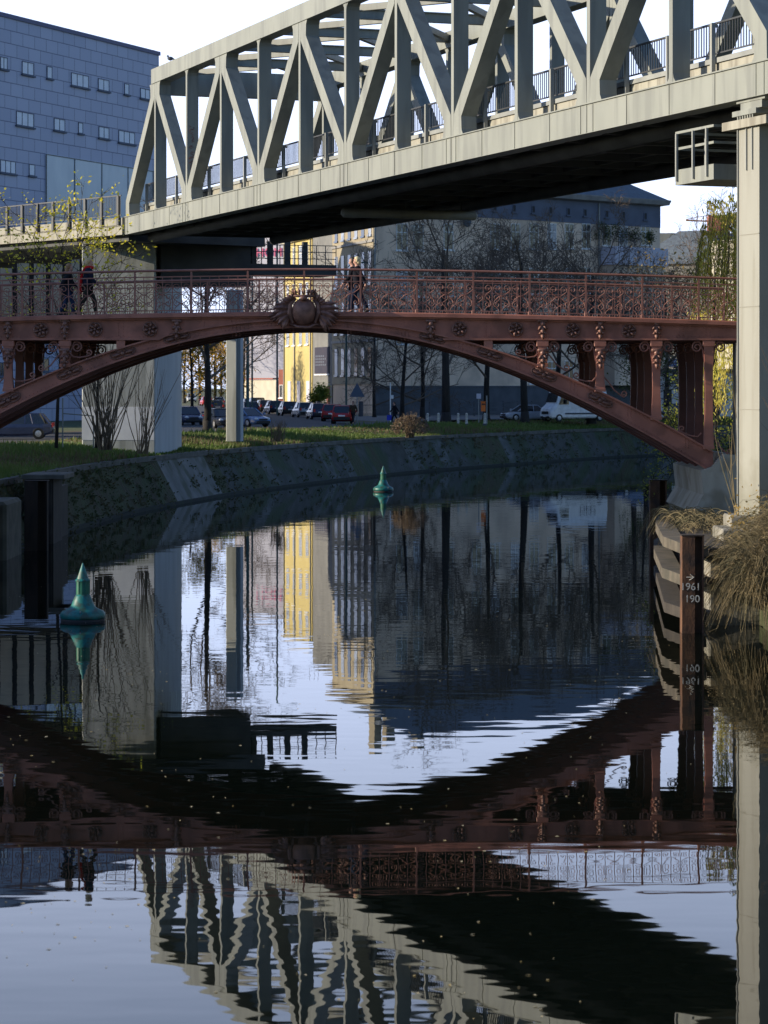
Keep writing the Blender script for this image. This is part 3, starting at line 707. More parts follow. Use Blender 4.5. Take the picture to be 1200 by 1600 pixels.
for side, yy in ((0, -.02), (1, 7.42)):
    for k_ in range(k0, 9):
        dx = (k_)*88.1+44-.0; dxp = k_*88.1
        sl_ = -(deck_y(dx+5)-deck_y(dx-5))/10
        if k_ < 8:
            loc = (dx*SR, yy, rz(deck_y(dx)) - (0 if side == 0 else .03)); rot = (0, -math.atan(sl_), 0)
            if pan is None: pan = panel_mesh().build('scroll_panel', M['red_rail'], red, loc=loc); pan.rotation_euler = rot
            else: part_copy(pan, red, loc, rot)
        loc = (dxp*SR, yy, rz(deck_y(dxp)))
        if post is None: post = post_mesh().build('railing_post', M['red_rail'], red, loc=loc)
        else: part_copy(post, red, loc, rot=(0, 0, math.pi if side else 0))
    mb = MB(); pts = [((dx_)*SR, yy, rz(deck_y(dx_))+1.285) for dx_ in np.linspace(-705, 705, 60)]
    mb.tube(pts, .036, 8); mb.build('handrail', M['red_rail'], red)

# abutments
M['wale_'] = mat('mossy_footing', (.12, .115, .09), .9, (.07, .07, .055), 2)
ab = thing('bridge_abutment', 'pale sloping concrete abutment carrying the right foot of the red arch', 'abutment', (0, 0, 0))
P = [(1094, 735), (1112, 729), (1130, 709), (1152, 711), (1172, 722), (1172, 835), (1106, 823), (1082, 800), (1098, 773)]
mb = MB(); mb.prism([((x-600)*SR, rz(y)) for x, y in P], 80.75, 88.6); mb.build('skewback', M['concrete_pale'], ab)
mb = MB(); mb.box(10.72, 12.6, 81.0, 81.9, 1.6, 7.25); mb.box(11.8, 13.2, 86.5, 87.6, 1.6, 7.25); mb.build('pier', M['parapet'], ab)
mb = MB(); mb.box(9.7, 12.5, 80.4, 89, -.5, 1.7); mb.build('footing', M['wale_'], ab)
ab = thing('bridge_abutment', 'concrete abutment carrying the left foot of the red arch', 'abutment', (0, 0, 0))
mb = MB(); mb.prism([(-14.55, 3.3), (-15.2, 4.0), (-17.5, 4.0), (-17.5, 0), (-13.9, 0)], 80.75, 88.6); mb.build('skewback', M['concrete_pale'], ab)
mb = MB(); mb.box(-17.4, -16.3, 81, 88.4, 3.9, 7.3); mb.build('pier', M['concrete'], ab)

# stepped concrete blocks at the foot of the right pillar
M['blockc'] = mat('stained_block_concrete', (.30, .285, .24), .9, (.19, .18, .15), 2, (1, 1, .6), .01, 8, c3=(.12, .115, .09), s3=1.5)
def block(px0, px1, py0, D, zb, depth, label):
    a_ = at(px0, py0, D); b_ = at(px1, py0, D); mb = MB(); o = thing('concrete_block', label, 'concrete block', (a_.x, D, zb)); mb.bevbox(0, b_.x-a_.x, 0, depth, 0, a_.z-zb, .04); mb.build('block', M['blockc'], o)
    return o
block(1108, 1240, 877, 66.0, -.4, 2.4, 'big grey concrete block at the water edge under the dry bush')
block(1128, 1190, 827, 68.6, 1.0, 2.0, 'middle concrete block stepped up above the big grey one')
block(1141, 1190, 806, 69.8, 1.2, 1.5, 'topmost small concrete block at the foot of the pale pillar')

# ------------------------------------------------------------------ steel piles, fender, buoys
def hpile(px0, px1, pyt, D, label, m, zb=-.6):
    a_ = at(px0, pyt, D); b_ = at(px1, pyt, D); W_ = b_.x-a_.x; h = a_.z-zb
    o = thing('mooring_pile', label, 'pile', ((a_.x+b_.x)/2, D, zb))
    mb = MB(); mb.box(-W_/2, W_*.08, 0, .05, 0, h); mb.box(-W_/2, -W_/2+.04, .05, .5, 0, h); mb.box(-W_/2+.04, W_/2, .25, .29, 0, h-.01); mb.box(W_*.42, W_/2, .02, .25, 0, h); mb.build('profile', m, o)
    mb = MB(); mb.box(-W_/2-.01, W_/2+.01, -.01, .51, h, h+.03); mb.build('cap', M['rustdark'], o)
    return o, W_, h
pl, W_, h = hpile(1066, 1100, 838, 63.8, 'rusty brown steel pile with white painted numbers, nearest at right', M['rust'])
kz = 63.8/F
text_mesh('painted_number', '1961', .245, M['chalk'], pl, (-.06, -.008, CH-(922-HY)*kz+.6), (R(90), 0, 0))
text_mesh('painted_number', '190', .245, M['chalk'], pl, (-.02, -.008, CH-(941-HY)*kz+.6), (R(90), 0, 0))
zz = CH-(902-HY)*kz+.6; mb = MB(); mb.tube([(-.16, -.006, zz), (.02, -.006, zz)], .012, 4); mb.tube([(-.07, -.006, zz+.07), (.02, -.006, zz), (-.09, -.006, zz-.07)], .012, 4); mb.build('painted_arrow', M['chalk'], pl)
hpile(1016, 1042, 751, 95.0, 'dark steel pile standing in the water behind the curved fender', M['rust'])
hpile(38, 74, 752, 96.0, 'dark steel pile at the left bank below the coping', M['rustdark'])
M['wale'] = mat('weathered_wale', (.14, .12, .09), .9, (.075, .065, .05), 2, c3=(.07, .065, .05), s3=1.2)
fd = thing('timber_fender', 'curved three tier wooden fender between the two steel piles at right', 'fender', (0, 0, 0))
for i, (z, path) in enumerate(((1.75, [(9.4, 86), (8.3, 81), (7.82, 76.7), (7.28, 69.5), (7.45, 65.2)]), (1.0, [(9.3, 86), (8.2, 81), (7.75, 76.5), (7.15, 68.5), (7.4, 65.2)]), (.2, [(9.3, 86), (8.2, 81), (7.8, 76), (7.1, 67.5), (7.4, 65.2)]))):
    rs = []
    for j, (x, y) in enumerate(path): rs.append([(x, y, z), (x+.5, y+.05, z), (x+.5, y+.05, z+.26), (x, y, z+.26)])
    mb = MB(); mb.loft(rs); mb.build('wale', M['wale'] if i < 2 else M['timber'], fd)
    if i < 2:
        mb = MB(); pts = [(x+.5, y) for x, y in path] + [(9.9, 66), (10.2, 84)]; mb.prism(pts, z+.08, z+.2, 'z'); mb.build('planking', M['timber'], fd)
for x, y in ((8.35, 80), (7.75, 74), (7.55, 70)): mb = MB(); mb.box(x+.55, x+.75, y, y+.25, -.5, 1.9); mb.build('post', M['timber'], fd)

def buoy():
    o = thing('channel_buoy', 'green conical channel buoy', 'buoy')
    mb = MB(); mb.lathe([(.5, -.12), (.555, -.05), (.56, .06)], 28); mb.build('waterline_band', M['black'], o, smooth=True)
    mb = MB(); mb.lathe([(.56, .06), (.575, .10), (.57, .19), (.52, .25), (.42, .29), (.33, .34), (.28, .42), (.245, .52), (.20, .62), (.17, .67), (.12, .68)], 28); mb.build('float_body', M['green_b'], o, smooth=True)
    mb = MB(); mb.lathe([(.17, .67), (.165, 1.0)], 20)
    for k_ in range(6):
        a_ = k_*math.pi/3; mb.box(.16*math.cos(a_)-.01, .16*math.cos(a_)+.02, .16*math.sin(a_)-.02, .16*math.sin(a_)+.02, .68, 1.02)
    mb.build('lantern_collar', M['green_d'], o)
    mb = MB(); mb.lathe([(.19, 1.0), (.19, 1.03), (.155, 1.06), (.02, 1.44), (.01, 1.46)], 20); mb.build('top_cone', M['green_b'], o)
    mb = MB(); mb.tube([(.0, -.56, .22), (.0, -.60, .25), (.0, -.56, .28)], .015, 5); mb.build('lifting_eye', M['steel_dark'], o)
    return o
b1_ = buoy(); b1_.location = (-7.61, 67.3, 0); b1_['label'] = 'large looking green buoy floating nearest, in front of the left bank'; b1_['group'] = 'green channel buoys'
dup(b1_, (-.04, 150.6, 0), .5, 'small looking green buoy far off below the middle of the stone quay', 'green channel buoys')

# left bank retaining bits
o = thing('quay_landing', 'old concrete landing stage with a pale slab on dark timber walls at the left bank', 'landing stage', (0, 0, 0))
mb = MB(); mb.bevbox(-13.6, -12.0, 100, 103.2, 2.45, 2.62, .03); mb.build('cap_slab', M['coping'], o)
mb = MB(); mb.box(-13.5, -12.45, 100.3, 103, -.5, 2.44); mb.box(-13.3, -12.7, 103.1, 107, -.5, 2.0)
for i in range(4): mb.box(-13.4+i*.27, -13.32+i*.27, 100.24, 100.297, -.5, 2.4)
mb.build('sheet_wall', M['timber'], o)
o = thing('quay_wall', 'low weathered concrete wall stub at the left picture edge', 'wall', (0, 0, 0))
mb = MB(); mb.bevbox(-15, -12.85, 90.6, 94.5, -.5, 2.0, .12); mb.build('wall', M['wale_'], o)
# ------------------------------------------------------------------ buildings
class Facade:
    def __init__(s, P0, P1): s.p = Vector(P0); s.e = Vector(P1); s.d = (s.e-s.p).normalized(); s.L = (s.e-s.p).length; s.rot = math.atan2(s.d.y, s.d.x)
    def hit(s, px, py):
        k = (px-600)/F   # x = k*y ; p + t d
        t = (k*s.p.y - s.p.x)/(s.d.x - k*s.d.y); D = s.p.y + t*s.d.y
        return t, CH+(HY-py)*D/F
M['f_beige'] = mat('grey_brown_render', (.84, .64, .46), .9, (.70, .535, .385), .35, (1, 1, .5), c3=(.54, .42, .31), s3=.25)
M['f_band'] = mat('blue_grey_frieze', (.13, .15, .20), .8, (.10, .115, .155), .5)
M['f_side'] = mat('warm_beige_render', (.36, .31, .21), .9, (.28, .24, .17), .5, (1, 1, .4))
M['f_yellow'] = mat('yellow_painted_wall', (.52, .42, .16), .8, (.46, .37, .14), .6)
M['f_grey'] = mat('grey_gable', (.20, .20, .19), .9, (.15, .15, .145), .6)
M['plinth'] = mat('dark_plinth', (.10, .11, .125), .9, (.07, .08, .09), .8)
M['slate'] = mat('slate_roof', (.12, .15, .17), .6, (.085, .10, .12), 3, (1, 1, 1))
M['cornice'] = mat('stone_cornice', (.30, .29, .27), .8, (.22, .21, .2), 1)
M['lav'] = mat('pale_lavender_wall', (.56, .55, .62), .8, (.50, .49, .56), .3)
M['cream'] = mat('cream_wall', (.50, .46, .36), .8, (.40, .37, .29), .6)
M['brickred'] = mat('red_brick_wall', (.30, .09, .06), .85, (.2, .07, .05), 2)
M['beige_panel'] = mat('beige_panels', (.36, .33, .26), .85, (.27, .25, .2), .8)
M['dark'] = mat('dark_recess', (.03, .032, .035), .8)
WINS = {}
def window(parent, x, z, wd, h, mull=1, trans=True, frame=None, pane=None, y=0):
    frame = frame or M['white']; pane = pane or M['glass']
    key = (round(wd, 2), round(h, 2), mull, trans, frame.name, pane.name)
    if key in WINS:
        c = part_copy(WINS[key], parent, (x, y, z), (0, 0, 0)); return c
    mb = MB(); t = .06
    mb.box(0, wd, -.06, -.004, 0, t); mb.box(0, wd, -.06, -.004, h-t, h); mb.box(0, t, -.06, -.004, t, h-t); mb.box(wd-t, wd, -.06, -.004, t, h-t)
    for i in range(mull): xx = wd*(i+1)/(mull+1); mb.box(xx-.035, xx+.035, -.055, -.004, t, h-t)
    if trans: mb.box(t, wd-t, -.05, -.003, h*.66, h*.66+.08)
    mb.box(-.15, wd+.15, -.18, -.004, -.14, -.003)
    f = mb.build('window', frame, parent, loc=(x, y, z))
    mb = MB(); mb.box(.05, wd-.05, -.03, -.002, .05, h-.05); mb.build('pane', pane, f); WINS[key] = f
    return f
def prism_building(name, label, cat, P0, foot, z0, z1, m, group=None):
    fc = Facade(P0[0], P0[1]); root = thing(name, label, cat, (fc.p.x, fc.p.y, z0), fc.rot, group)
    ca, sa = math.cos(-fc.rot), math.sin(-fc.rot)
    loc = [((x-fc.p.x)*ca-(y-fc.p.y)*sa, (x-fc.p.x)*sa+(y-fc.p.y)*ca) for x, y in foot]
    mb = MB(); mb.prism(loc, 0, z1-z0, 'z'); mb.build('wall', m, root)
    return root, fc, loc
# --- the big grey-brown block across the water
A_, B_ = (-1.0, 272.7), (31.2, 301.0)
foot = [A_, B_, (20, 314), (-3, 301), (-5.5, 288)]
bb, fc, loc = prism_building('office_block', 'large grey brown office block with tall white windows and blue grey top band', 'building', (A_, B_), foot, 3.0, 26.3, M['f_beige'])
def ringoff(loc, d):
    c = Vector((sum(p[0] for p in loc)/len(loc), sum(p[1] for p in loc)/len(loc))); out = []
    n_ = len(loc)
    for i in range(n_):
        p0, p1, p2 = Vector(loc[i-1]), Vector(loc[i]), Vector(loc[(i+1) % n_]); n0 = Vector(((p1-p0).y, -(p1-p0).x)).normalized(); n1 = Vector(((p2-p1).y, -(p2-p1).x)).normalized()
        m_ = (n0+n1).normalized(); out.append(p1+m_*(d/max(m_.dot(n0), .35)))
    return out
mb = MB(); e0 = ringoff(loc, .9); e1 = ringoff(loc, .75)
mb.loft([[(p.x, p.y, 23.32) for p in ringoff(loc, .12)], [(p.x, p.y, 23.45) for p in e1], [(p.x, p.y, 23.9) for p in e0], [(p.x, p.y, 24.0) for p in e0]]); mb.build('cornice', M['cornice'], bb)
mb = MB(); mb.loft([[(p.x, p.y, 24.01) for p in ringoff(loc, .7)], [(p.x, p.y, 28.6) for p in ringoff(loc, -7.0)], [(p.x, p.y, 28.8) for p in ringoff(loc, -7.6)]])
rf = mb.build('roof', M['slate'], bb)
for x_, y_, h_ in ((7, 8, 30.3), (8.9, 8, 29.7), (13.5, 8.5, 30.1), (19.5, 9, 29.4)):
    mb = MB(); mb.box(x_, x_+1.0, y_, y_+.9, 26, h_-.8); h_ -= .8; mb.box(x_-.08, x_+1.08, y_-.08, y_+.98, h_+.003, h_+.2); mb.build('chimney', M['f_side'], rf)
mb = MB(); mb.box(0, fc.L, -.06, -.003, 20.9, 23.3); mb.build('frieze', M['f_band'], bb)
mb = MB(); mb.box(-.02, fc.L+.02, -.35, -.003, 0, 2.9); mb.box(-.05, fc.L+.05, -.42, -.003, 2.905, 3.05); mb.build('plinth', M['plinth'], bb)
mb = MB(); mb.box(-.1, .12, -.12, -.062, 3.1, 20.8); xq = fc.hit(934, 400)[0]; mb.box(xq, xq+.16, -.2, -.065, 3.1, 23.2); mb.build('downpipe', M['steel_dark'], bb)
xs = [619, 646, 693, 737, 766, 798, 827, 855, 882, 909, 941, 967, 1001]
for r_ in range(4):
    for i, px in enumerate(xs):
        x_, zt = fc.hit(px, 349 if px < 930 else 352); wd = 1.35 if i not in (0, 12) else 1.5; h_ = 2.75 if px < 930 else 2.2
        z_ = zt - 3.0 - h_ - 4.85*r_
        if r_ == 3: h_ = 2.3
        if z_ < 3.2: continue
        if i in (3,) and r_ in (0,): continue
        window(bb, x_, z_, wd, h_, 1, True, None, M['glass_pale'] if (i*3+r_*5) % 4 == 1 else None)
for px in (830, 857, 885, 911, 945, 971, 1005, 800, 770, 740, 700, 650):
    x_, z_ = fc.hit(px, 322); mb_ = window(bb, x_, 21.7, .5, .8, 0, False, M['f_band'], M['dark'], y=-.062)
# terrace bay
x0, z0 = fc.hit(937, 386); x1, z1_ = fc.hit(1020, 412)
mb = MB(); mb.bevbox(x0, x1, -2.4, -.07, z0-5.0, z0-3.0, .05); mb.build('terrace', M['lav'], bb)
mb = MB(); mb.box(x0+.2, x1-.2, -2.1, -.07, 3.1, z0-5.01); mb.build('bay', M['f_beige'], bb)
mb = MB(); mb.ball((fc.hit(644, 358)[0], -.5, fc.hit(644, 358)[1]-3.0), .46, 14, 10, (1, .4, 1)); mb.build('round_lamp', M['cream'], bb, smooth=True)
mb = MB(); mb.ball((fc.hit(725, 346)[0], -.5, fc.hit(725, 346)[1]-3.0), .62, 14, 8, (1, .25, 1)); mb.build('satellite_dish', M['plinth'], bb, smooth=True)
# street side of it (its own facade frame)
sd = Facade((-5.5, 288.0), A_)
s_root = bpy.data.objects.new('side_wing', None)
def side_part(mb, name, m):
    # vertices given in side frame, moved into the building frame
    ca, sa = math.cos(sd.rot-fc.rot), math.sin(sd.rot-fc.rot); o_ = Matrix.Rotation(-fc.rot, 3, 'Z') @ Vector((sd.p.x-fc.p.x, sd.p.y-fc.p.y, 0))
    o = mb.build(name, m, bb); o.location = (o_.x, o_.y, 0); o.rotation_euler = (0, 0, sd.rot-fc.rot); return o
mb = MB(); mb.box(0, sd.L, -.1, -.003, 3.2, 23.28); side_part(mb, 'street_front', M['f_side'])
for r_, (z_, h_) in enumerate(((18.6, 3.2), (13.6, 3.3), (8.6, 3.3), (4.2, 2.8))):
    for i in range(6):
        mb = MB(); xx = 1.2+i*2.6; mb.box(xx, xx+1.1, -.16, -.104, z_, z_+h_); mb.box(xx-.15, xx+1.25, -.24, -.104, z_-.2, z_-.003)
        side_part(mb, 'side_window', M['glass_pale'] if (i+r_) % 2 else M['glass'])
mb = MB()
for z_ in (7.6, 12.7, 17.8): mb.box(-.05, sd.L+.05, -.25, -.104, z_, z_+.25)
side_part(mb, 'string_course', M['cornice'])
bpy.data.objects.remove(s_root)
# --- grey gable with a poster, yellow house, red kiosk, pale wall and hall
gb, gf, _ = prism_building('gable_house', 'narrow grey house with a dark poster between yellow house and office block', 'building', ((-7.9, 296.3), (-5.6, 288.2)), [(-7.9, 296.3), (-5.6, 288.2), (4, 300), (2, 305)], 3.0, 25.0, M['f_grey'])
x0, zt = gf.hit(493, 543); x1, zb = gf.hit(515, 584); x0, x1 = min(x0, x1), max(x0, x1)
M['poster'] = mat('dark_poster', (.02, .022, .045), .8, (.035, .03, .05), 1.5)
mb = MB(); mb.box(x0, x1, -.1, -.003, zb-3, zt-3); po = mb.build('poster', M['poster'], gb)
mb = MB()
for i in range(4):
    for j in range(6-(i % 2)): mb.box(x0+.5+j*.9*(x1-x0)/7, x0+.5+j*.9*(x1-x0)/7+.55*(x1-x0)/7, -.12, -.103, zb-3+.9+i*.32, zb-3+1.08+i*.32)
mb.build('lettering', M['f_band'], po)
mb = MB(); mb.box(x0-.1, x1+.1, -.14, -.003, zb-3.16, zb-3.003); mb.build('poster_rail', M['white'], gb)
mb = MB(); mb.box(6.2, 7.4, -.05, -.003, 0, 3.0); mb.build('door', M['brickred'], gb)
yb, yf, _ = prism_building('yellow_house', 'bright yellow house with tall white windows facing the street', 'building', ((-11.6, 309.6), (-8.0, 296.6)), [(-11.6, 309.6), (-8.0, 296.6), (3, 305), (0, 318)], 3.0, 22.9, M['f_yellow'])
for z_ in (3.9+2.6, 11.0, 15.2):
    for i in range(4): window(yb, 1.3+i*3.1, z_+1.2, 1.3, 2.5, 1, True, M['white'], M['glass_pale'])
for x_ in (2.0, 6.6, 11): mb = MB(); mb.box(x_, x_+1.5, -.08, -.003, 0, 3.6); mb.build('door', M['lav'], yb)
mb = MB(); mb.box(-.2, yf.L+.1, -.4, 0, 19.5, 19.9); mb.build('cornice', M['cream'], yb)
mb = MB()
for x_ in (.1, 5.3, 12.9): mb.box(x_, x_+.2, -.15, -.003, 0, 19.4)
mb.build('downpipe', M['steel_dark'], yb)
rk, rkf, _ = prism_building('brick_kiosk', 'small red brick kiosk beside the yellow house', 'kiosk', ((-13.1, 331), (-12.3, 330)), [(-13.1, 331), (-12.0, 330), (-9, 334), (-10, 336)], 3.0, 8.1, M['brickred'])
window(rk, .2, 1.6, .7, 1.6, 0, False)
cw, _, _ = prism_building('garden_wall', 'sunlit cream wall at the end of the street', 'wall', ((-20.5, 372), (-14.6, 360)), [(-20.5, 372), (-14.6, 360), (-14.2, 360.4), (-20, 372.4)], 3.0, 6.9, M['cream'])
mb = MB(); mb.box(0, 13, -.3, .6, 3.95, 4.15); mb.build('wall_coping', M['brickred'], cw)
lv, lf, _ = prism_building('pale_hall', 'tall windowless pale lavender hall far down the street with pink letters', 'building', ((-23.6, 422), (-14.5, 418)), [(-23.6, 422), (-12.5, 417.2), (-4, 440), (-15, 445)], 3.0, 30.3, M['lav'])
M['pink'] = mat('pink_sign_letters', (.62, .12, .24), .6)
xx, zz = lf.hit(425, 401); text_mesh('sign_letters', 'HOME', 2.0, M['pink'], lv, (xx, -.08, zz-3), (R(90), 0, 0), .04)
# --- blue clad building at left
G_ = (-20.7, 245.0); P0 = (-44.0, 189.0); inw = Vector((-.923, .384))*34
bl_, bf, _ = prism_building('blue_office', 'tall office building clad in blue panels with scattered small windows', 'building', (P0, G_), [P0, G_, (G_[0]+inw.x, G_[1]+inw.y), (P0[0]+inw.x, P0[1]+inw.y)], 3.0, 36.4, M['blue'])
mb = MB(); mb.box(-.1, bf.L+.1, -.12, 33.5, 33.403, 33.75); mb.build('parapet', mat('dark_blue_trim', (.05, .06, .16), .5), bl_)
WN = [(0, 11, 88, 107, 2), (34, 52, 95, 115, 2), (73, 81, 103, 122, 1), (111, 138, 113, 133, 3), (153, 170, 122, 140, 2), (194, 201, 130, 147, 1), (219, 234, 137, 153, 2), (25, 52, 173, 195, 3), (84, 101, 184, 203, 2), (122, 129, 191, 208, 1), (154, 170, 197, 215, 2), (185, 210, 203, 222, 3), (0, 24, 249, 269, 3), (45, 54, 256, 274, 1), (-1, 8, 566, 588, 2), (60, 76, 560, 580, 2)]
M['blind'] = mat('white_blinds', (.90, .92, .95), .6, (.80, .82, .87), 2)
for a0, a1, t0_, t1_, k_ in WN:
    x0, zt = bf.hit(a0, t0_); x1, _z = bf.hit(a1, t0_+ (a1-a0)*.0); zb = bf.hit(a0, t1_)[1]
    window(bl_, x0, zb-3, x1-x0, zt-zb, k_-1, False, M['f_band'], M['blind'] if t0_ < 400 else M['glass'])
x0, zt = bf.hit(71, 240); x1, _z = bf.hit(238, 262); M['curtain'] = mat('pale_glass_front', (.42, .50, .58), .3, (.55, .62, .68), .5, (1, 1, .4), spec=.7)
mb = MB(); mb.box(x0, x1, -.08, -.003, zt-3-10.5, zt-3); gl = mb.build('glazed_front', M['curtain'], bl_)
mb = MB()
for i in range(5): xx = x0+(x1-x0)*i/4; mb.box(xx-.04, xx+.04, -.13, -.083, zt-13.4, zt-3.05)
for i in range(2): z_ = zt-3-5.2*i; mb.box(x0, x1, -.12, -.083, z_-.1, z_-.03)
mb.build('mullions', M['f_grey'], gl)
# --- beige wall of the older viaduct behind the left pier
ow = thing('viaduct_wall', 'beige panelled viaduct wall with dark gaps behind the yellow leaved shrub', 'viaduct', (-26.5, 168, 0), R(4))
mb = MB(); mb.box(0, 9.6, .3, 5, 9.6, 14.2); mb.build('wall', M['dark'], ow)
for i in range(9):
    mb = MB(); mb.box(.15+i*1.06, .15+i*1.06+.74, 0, .297, 9.9, 14.0); mb.build('panel', M['beige_panel'], ow)
for x_ in (.6, 8.2): mb = MB(); mb.box(x_, x_+.9, .5, 2.5, 2.9, 9.59); mb.build('pier', M['concrete'], ow)
# --- an unseen block added to shade the beige street front, and houses on the right
wb, _, _ = prism_building('shade_block', 'plain grey block out of view, added to shade the beige street front', 'building', ((-62, 264), (-38, 259.5)), [(-62, 264), (-38, 259.5), (-35, 281), (-59, 286)], 3.0, 31.0, M['f_grey'])
for r_ in range(4):
    for i in range(6): window(wb, 1.5+i*3.6, 2+r_*4.2, 1.6, 2.0, 1, False)
rw, _, _ = prism_building('shade_building', 'long brown building beyond the left picture edge, added to shade the left bank', 'building', ((-45, 74), (-44.5, 132)), [(-45, 74), (-44.5, 132), (-56, 132), (-56, 74)], 3.0, 21.5, M['f_beige'])  # unseen building added to shade the big pier and the left bank
for r_ in range(4):
    for i in range(12): window(rw, 2+i*4.6, 2+r_*4.2, 1.4, 2.2, 1)
mb = MB(); mb.loft([[(-.5, -.5, 18.503), (58.5, -.5, 18.503), (58.5, 12, 18.503), (-.5, 12, 18.503)], [(3, 4, 19.6), (55, 4, 19.6), (55, 7, 19.6), (3, 7, 19.6)]]); mb.build('roof', M['slate'], rw)
gh, ghf, gloc = prism_building('slate_house', 'grey house with slate roof to the right of the office block', 'building', ((33, 352), (46, 348)), [(33, 352), (43.6, 345), (54, 362), (42, 368)], 3.0, 22.0, M['f_grey'])
mb = MB(); mb.loft([[(p.x, p.y, 19.01) for p in ringoff(gloc, .6)], [(p.x, p.y, 23.6) for p in ringoff(gloc, -4.6)]]); mb.build('roof', M['slate'], gh)
mb = MB(); mb.box(9.2, 10.6, 6, 7, 21, 25.6); mb.build('chimney', M['brickred'], gh)
ch, chf, _ = prism_building('cream_house', 'sunlit cream house wall behind the willow', 'building', ((40.5, 330), (45.5, 322)), [(40.5, 330), (45.5, 322), (75, 332), (72, 342)], 3.0, 24.0, M['cream'])
for i in range(2): window(ch, 1.8+i*3.6, 8, 1.2, 2.2)
lh, lhf, _ = prism_building('long_house', 'distant long building with pale attic on the right skyline', 'building', ((38, 425), (62, 425)), [(38, 425), (90, 425), (90, 440), (38, 440)], 3.0, 30.5, M['cream'])
for i in range(8): window(lh, 1.5+i*2.8, 23.6, 1.2, 1.6)
mb = MB(); mb.box(14, 17, 1, 4, 27.5, 30.4); mb.build('chimney', M['brickred'], lh)
cr = thing('tower_crane', 'faint orange tower crane over the right skyline', 'crane', (86, 600, 3))
M['crane'] = mat('orange_crane_paint', (.55, .25, .12), .6)
mb = MB()
for dx_ in (-.8, .8):
    for dy_ in (-.8, .8): mb.box(dx_-.1, dx_+.1, dy_-.1, dy_+.1, 0, 44)
for i in range(22): mb.beam((-.8, -.8, i*2), (.8, -.8, i*2+2), .12, .12)
mb.build('mast', M['crane'], cr)
mb = MB(); mb.beam((-18, 0, 40.5), (24, 0, 38.6), .35, .35); mb.beam((-18, 0, 40.7), (0, 0, 44), .15, .15); mb.beam((24, 0, 38.7), (0, 0, 44), .15, .15)
for i in range(16): mb.beam((-17+i*1.2, 0, 40.4), (-16.4+i*1.2, 0, 41.4), .12, .12)
mb.build('jib', M['crane'], cr)
kh, khf, _ = prism_building('white_kiosk', 'low white building with dark doorways seen between the red bridge columns', 'building', ((27.0, 262), (33, 262)), [(27.0, 262), (36, 262), (36, 268), (27, 268)], 3.0, 7.4, M['white'])
for x_ in (.5, 3.0, 5.2): mb = MB(); mb.box(x_, x_+.8, -.05, -.003, 0, 2.7); mb.build('doorway', M['dark'], kh)
mb = MB(); mb.box(-.3, 9.3, -.5, 6.3, 4.403, 4.7); mb.build('roof', M['plinth'], kh)
mb = MB(); mb.box(.8, 4.2, -.3, -.1, 4.9, 5.7); mb.build('sign', mat('blue_white_sign', (.50, .58, .78), .5, (.20, .25, .6), 4), kh)

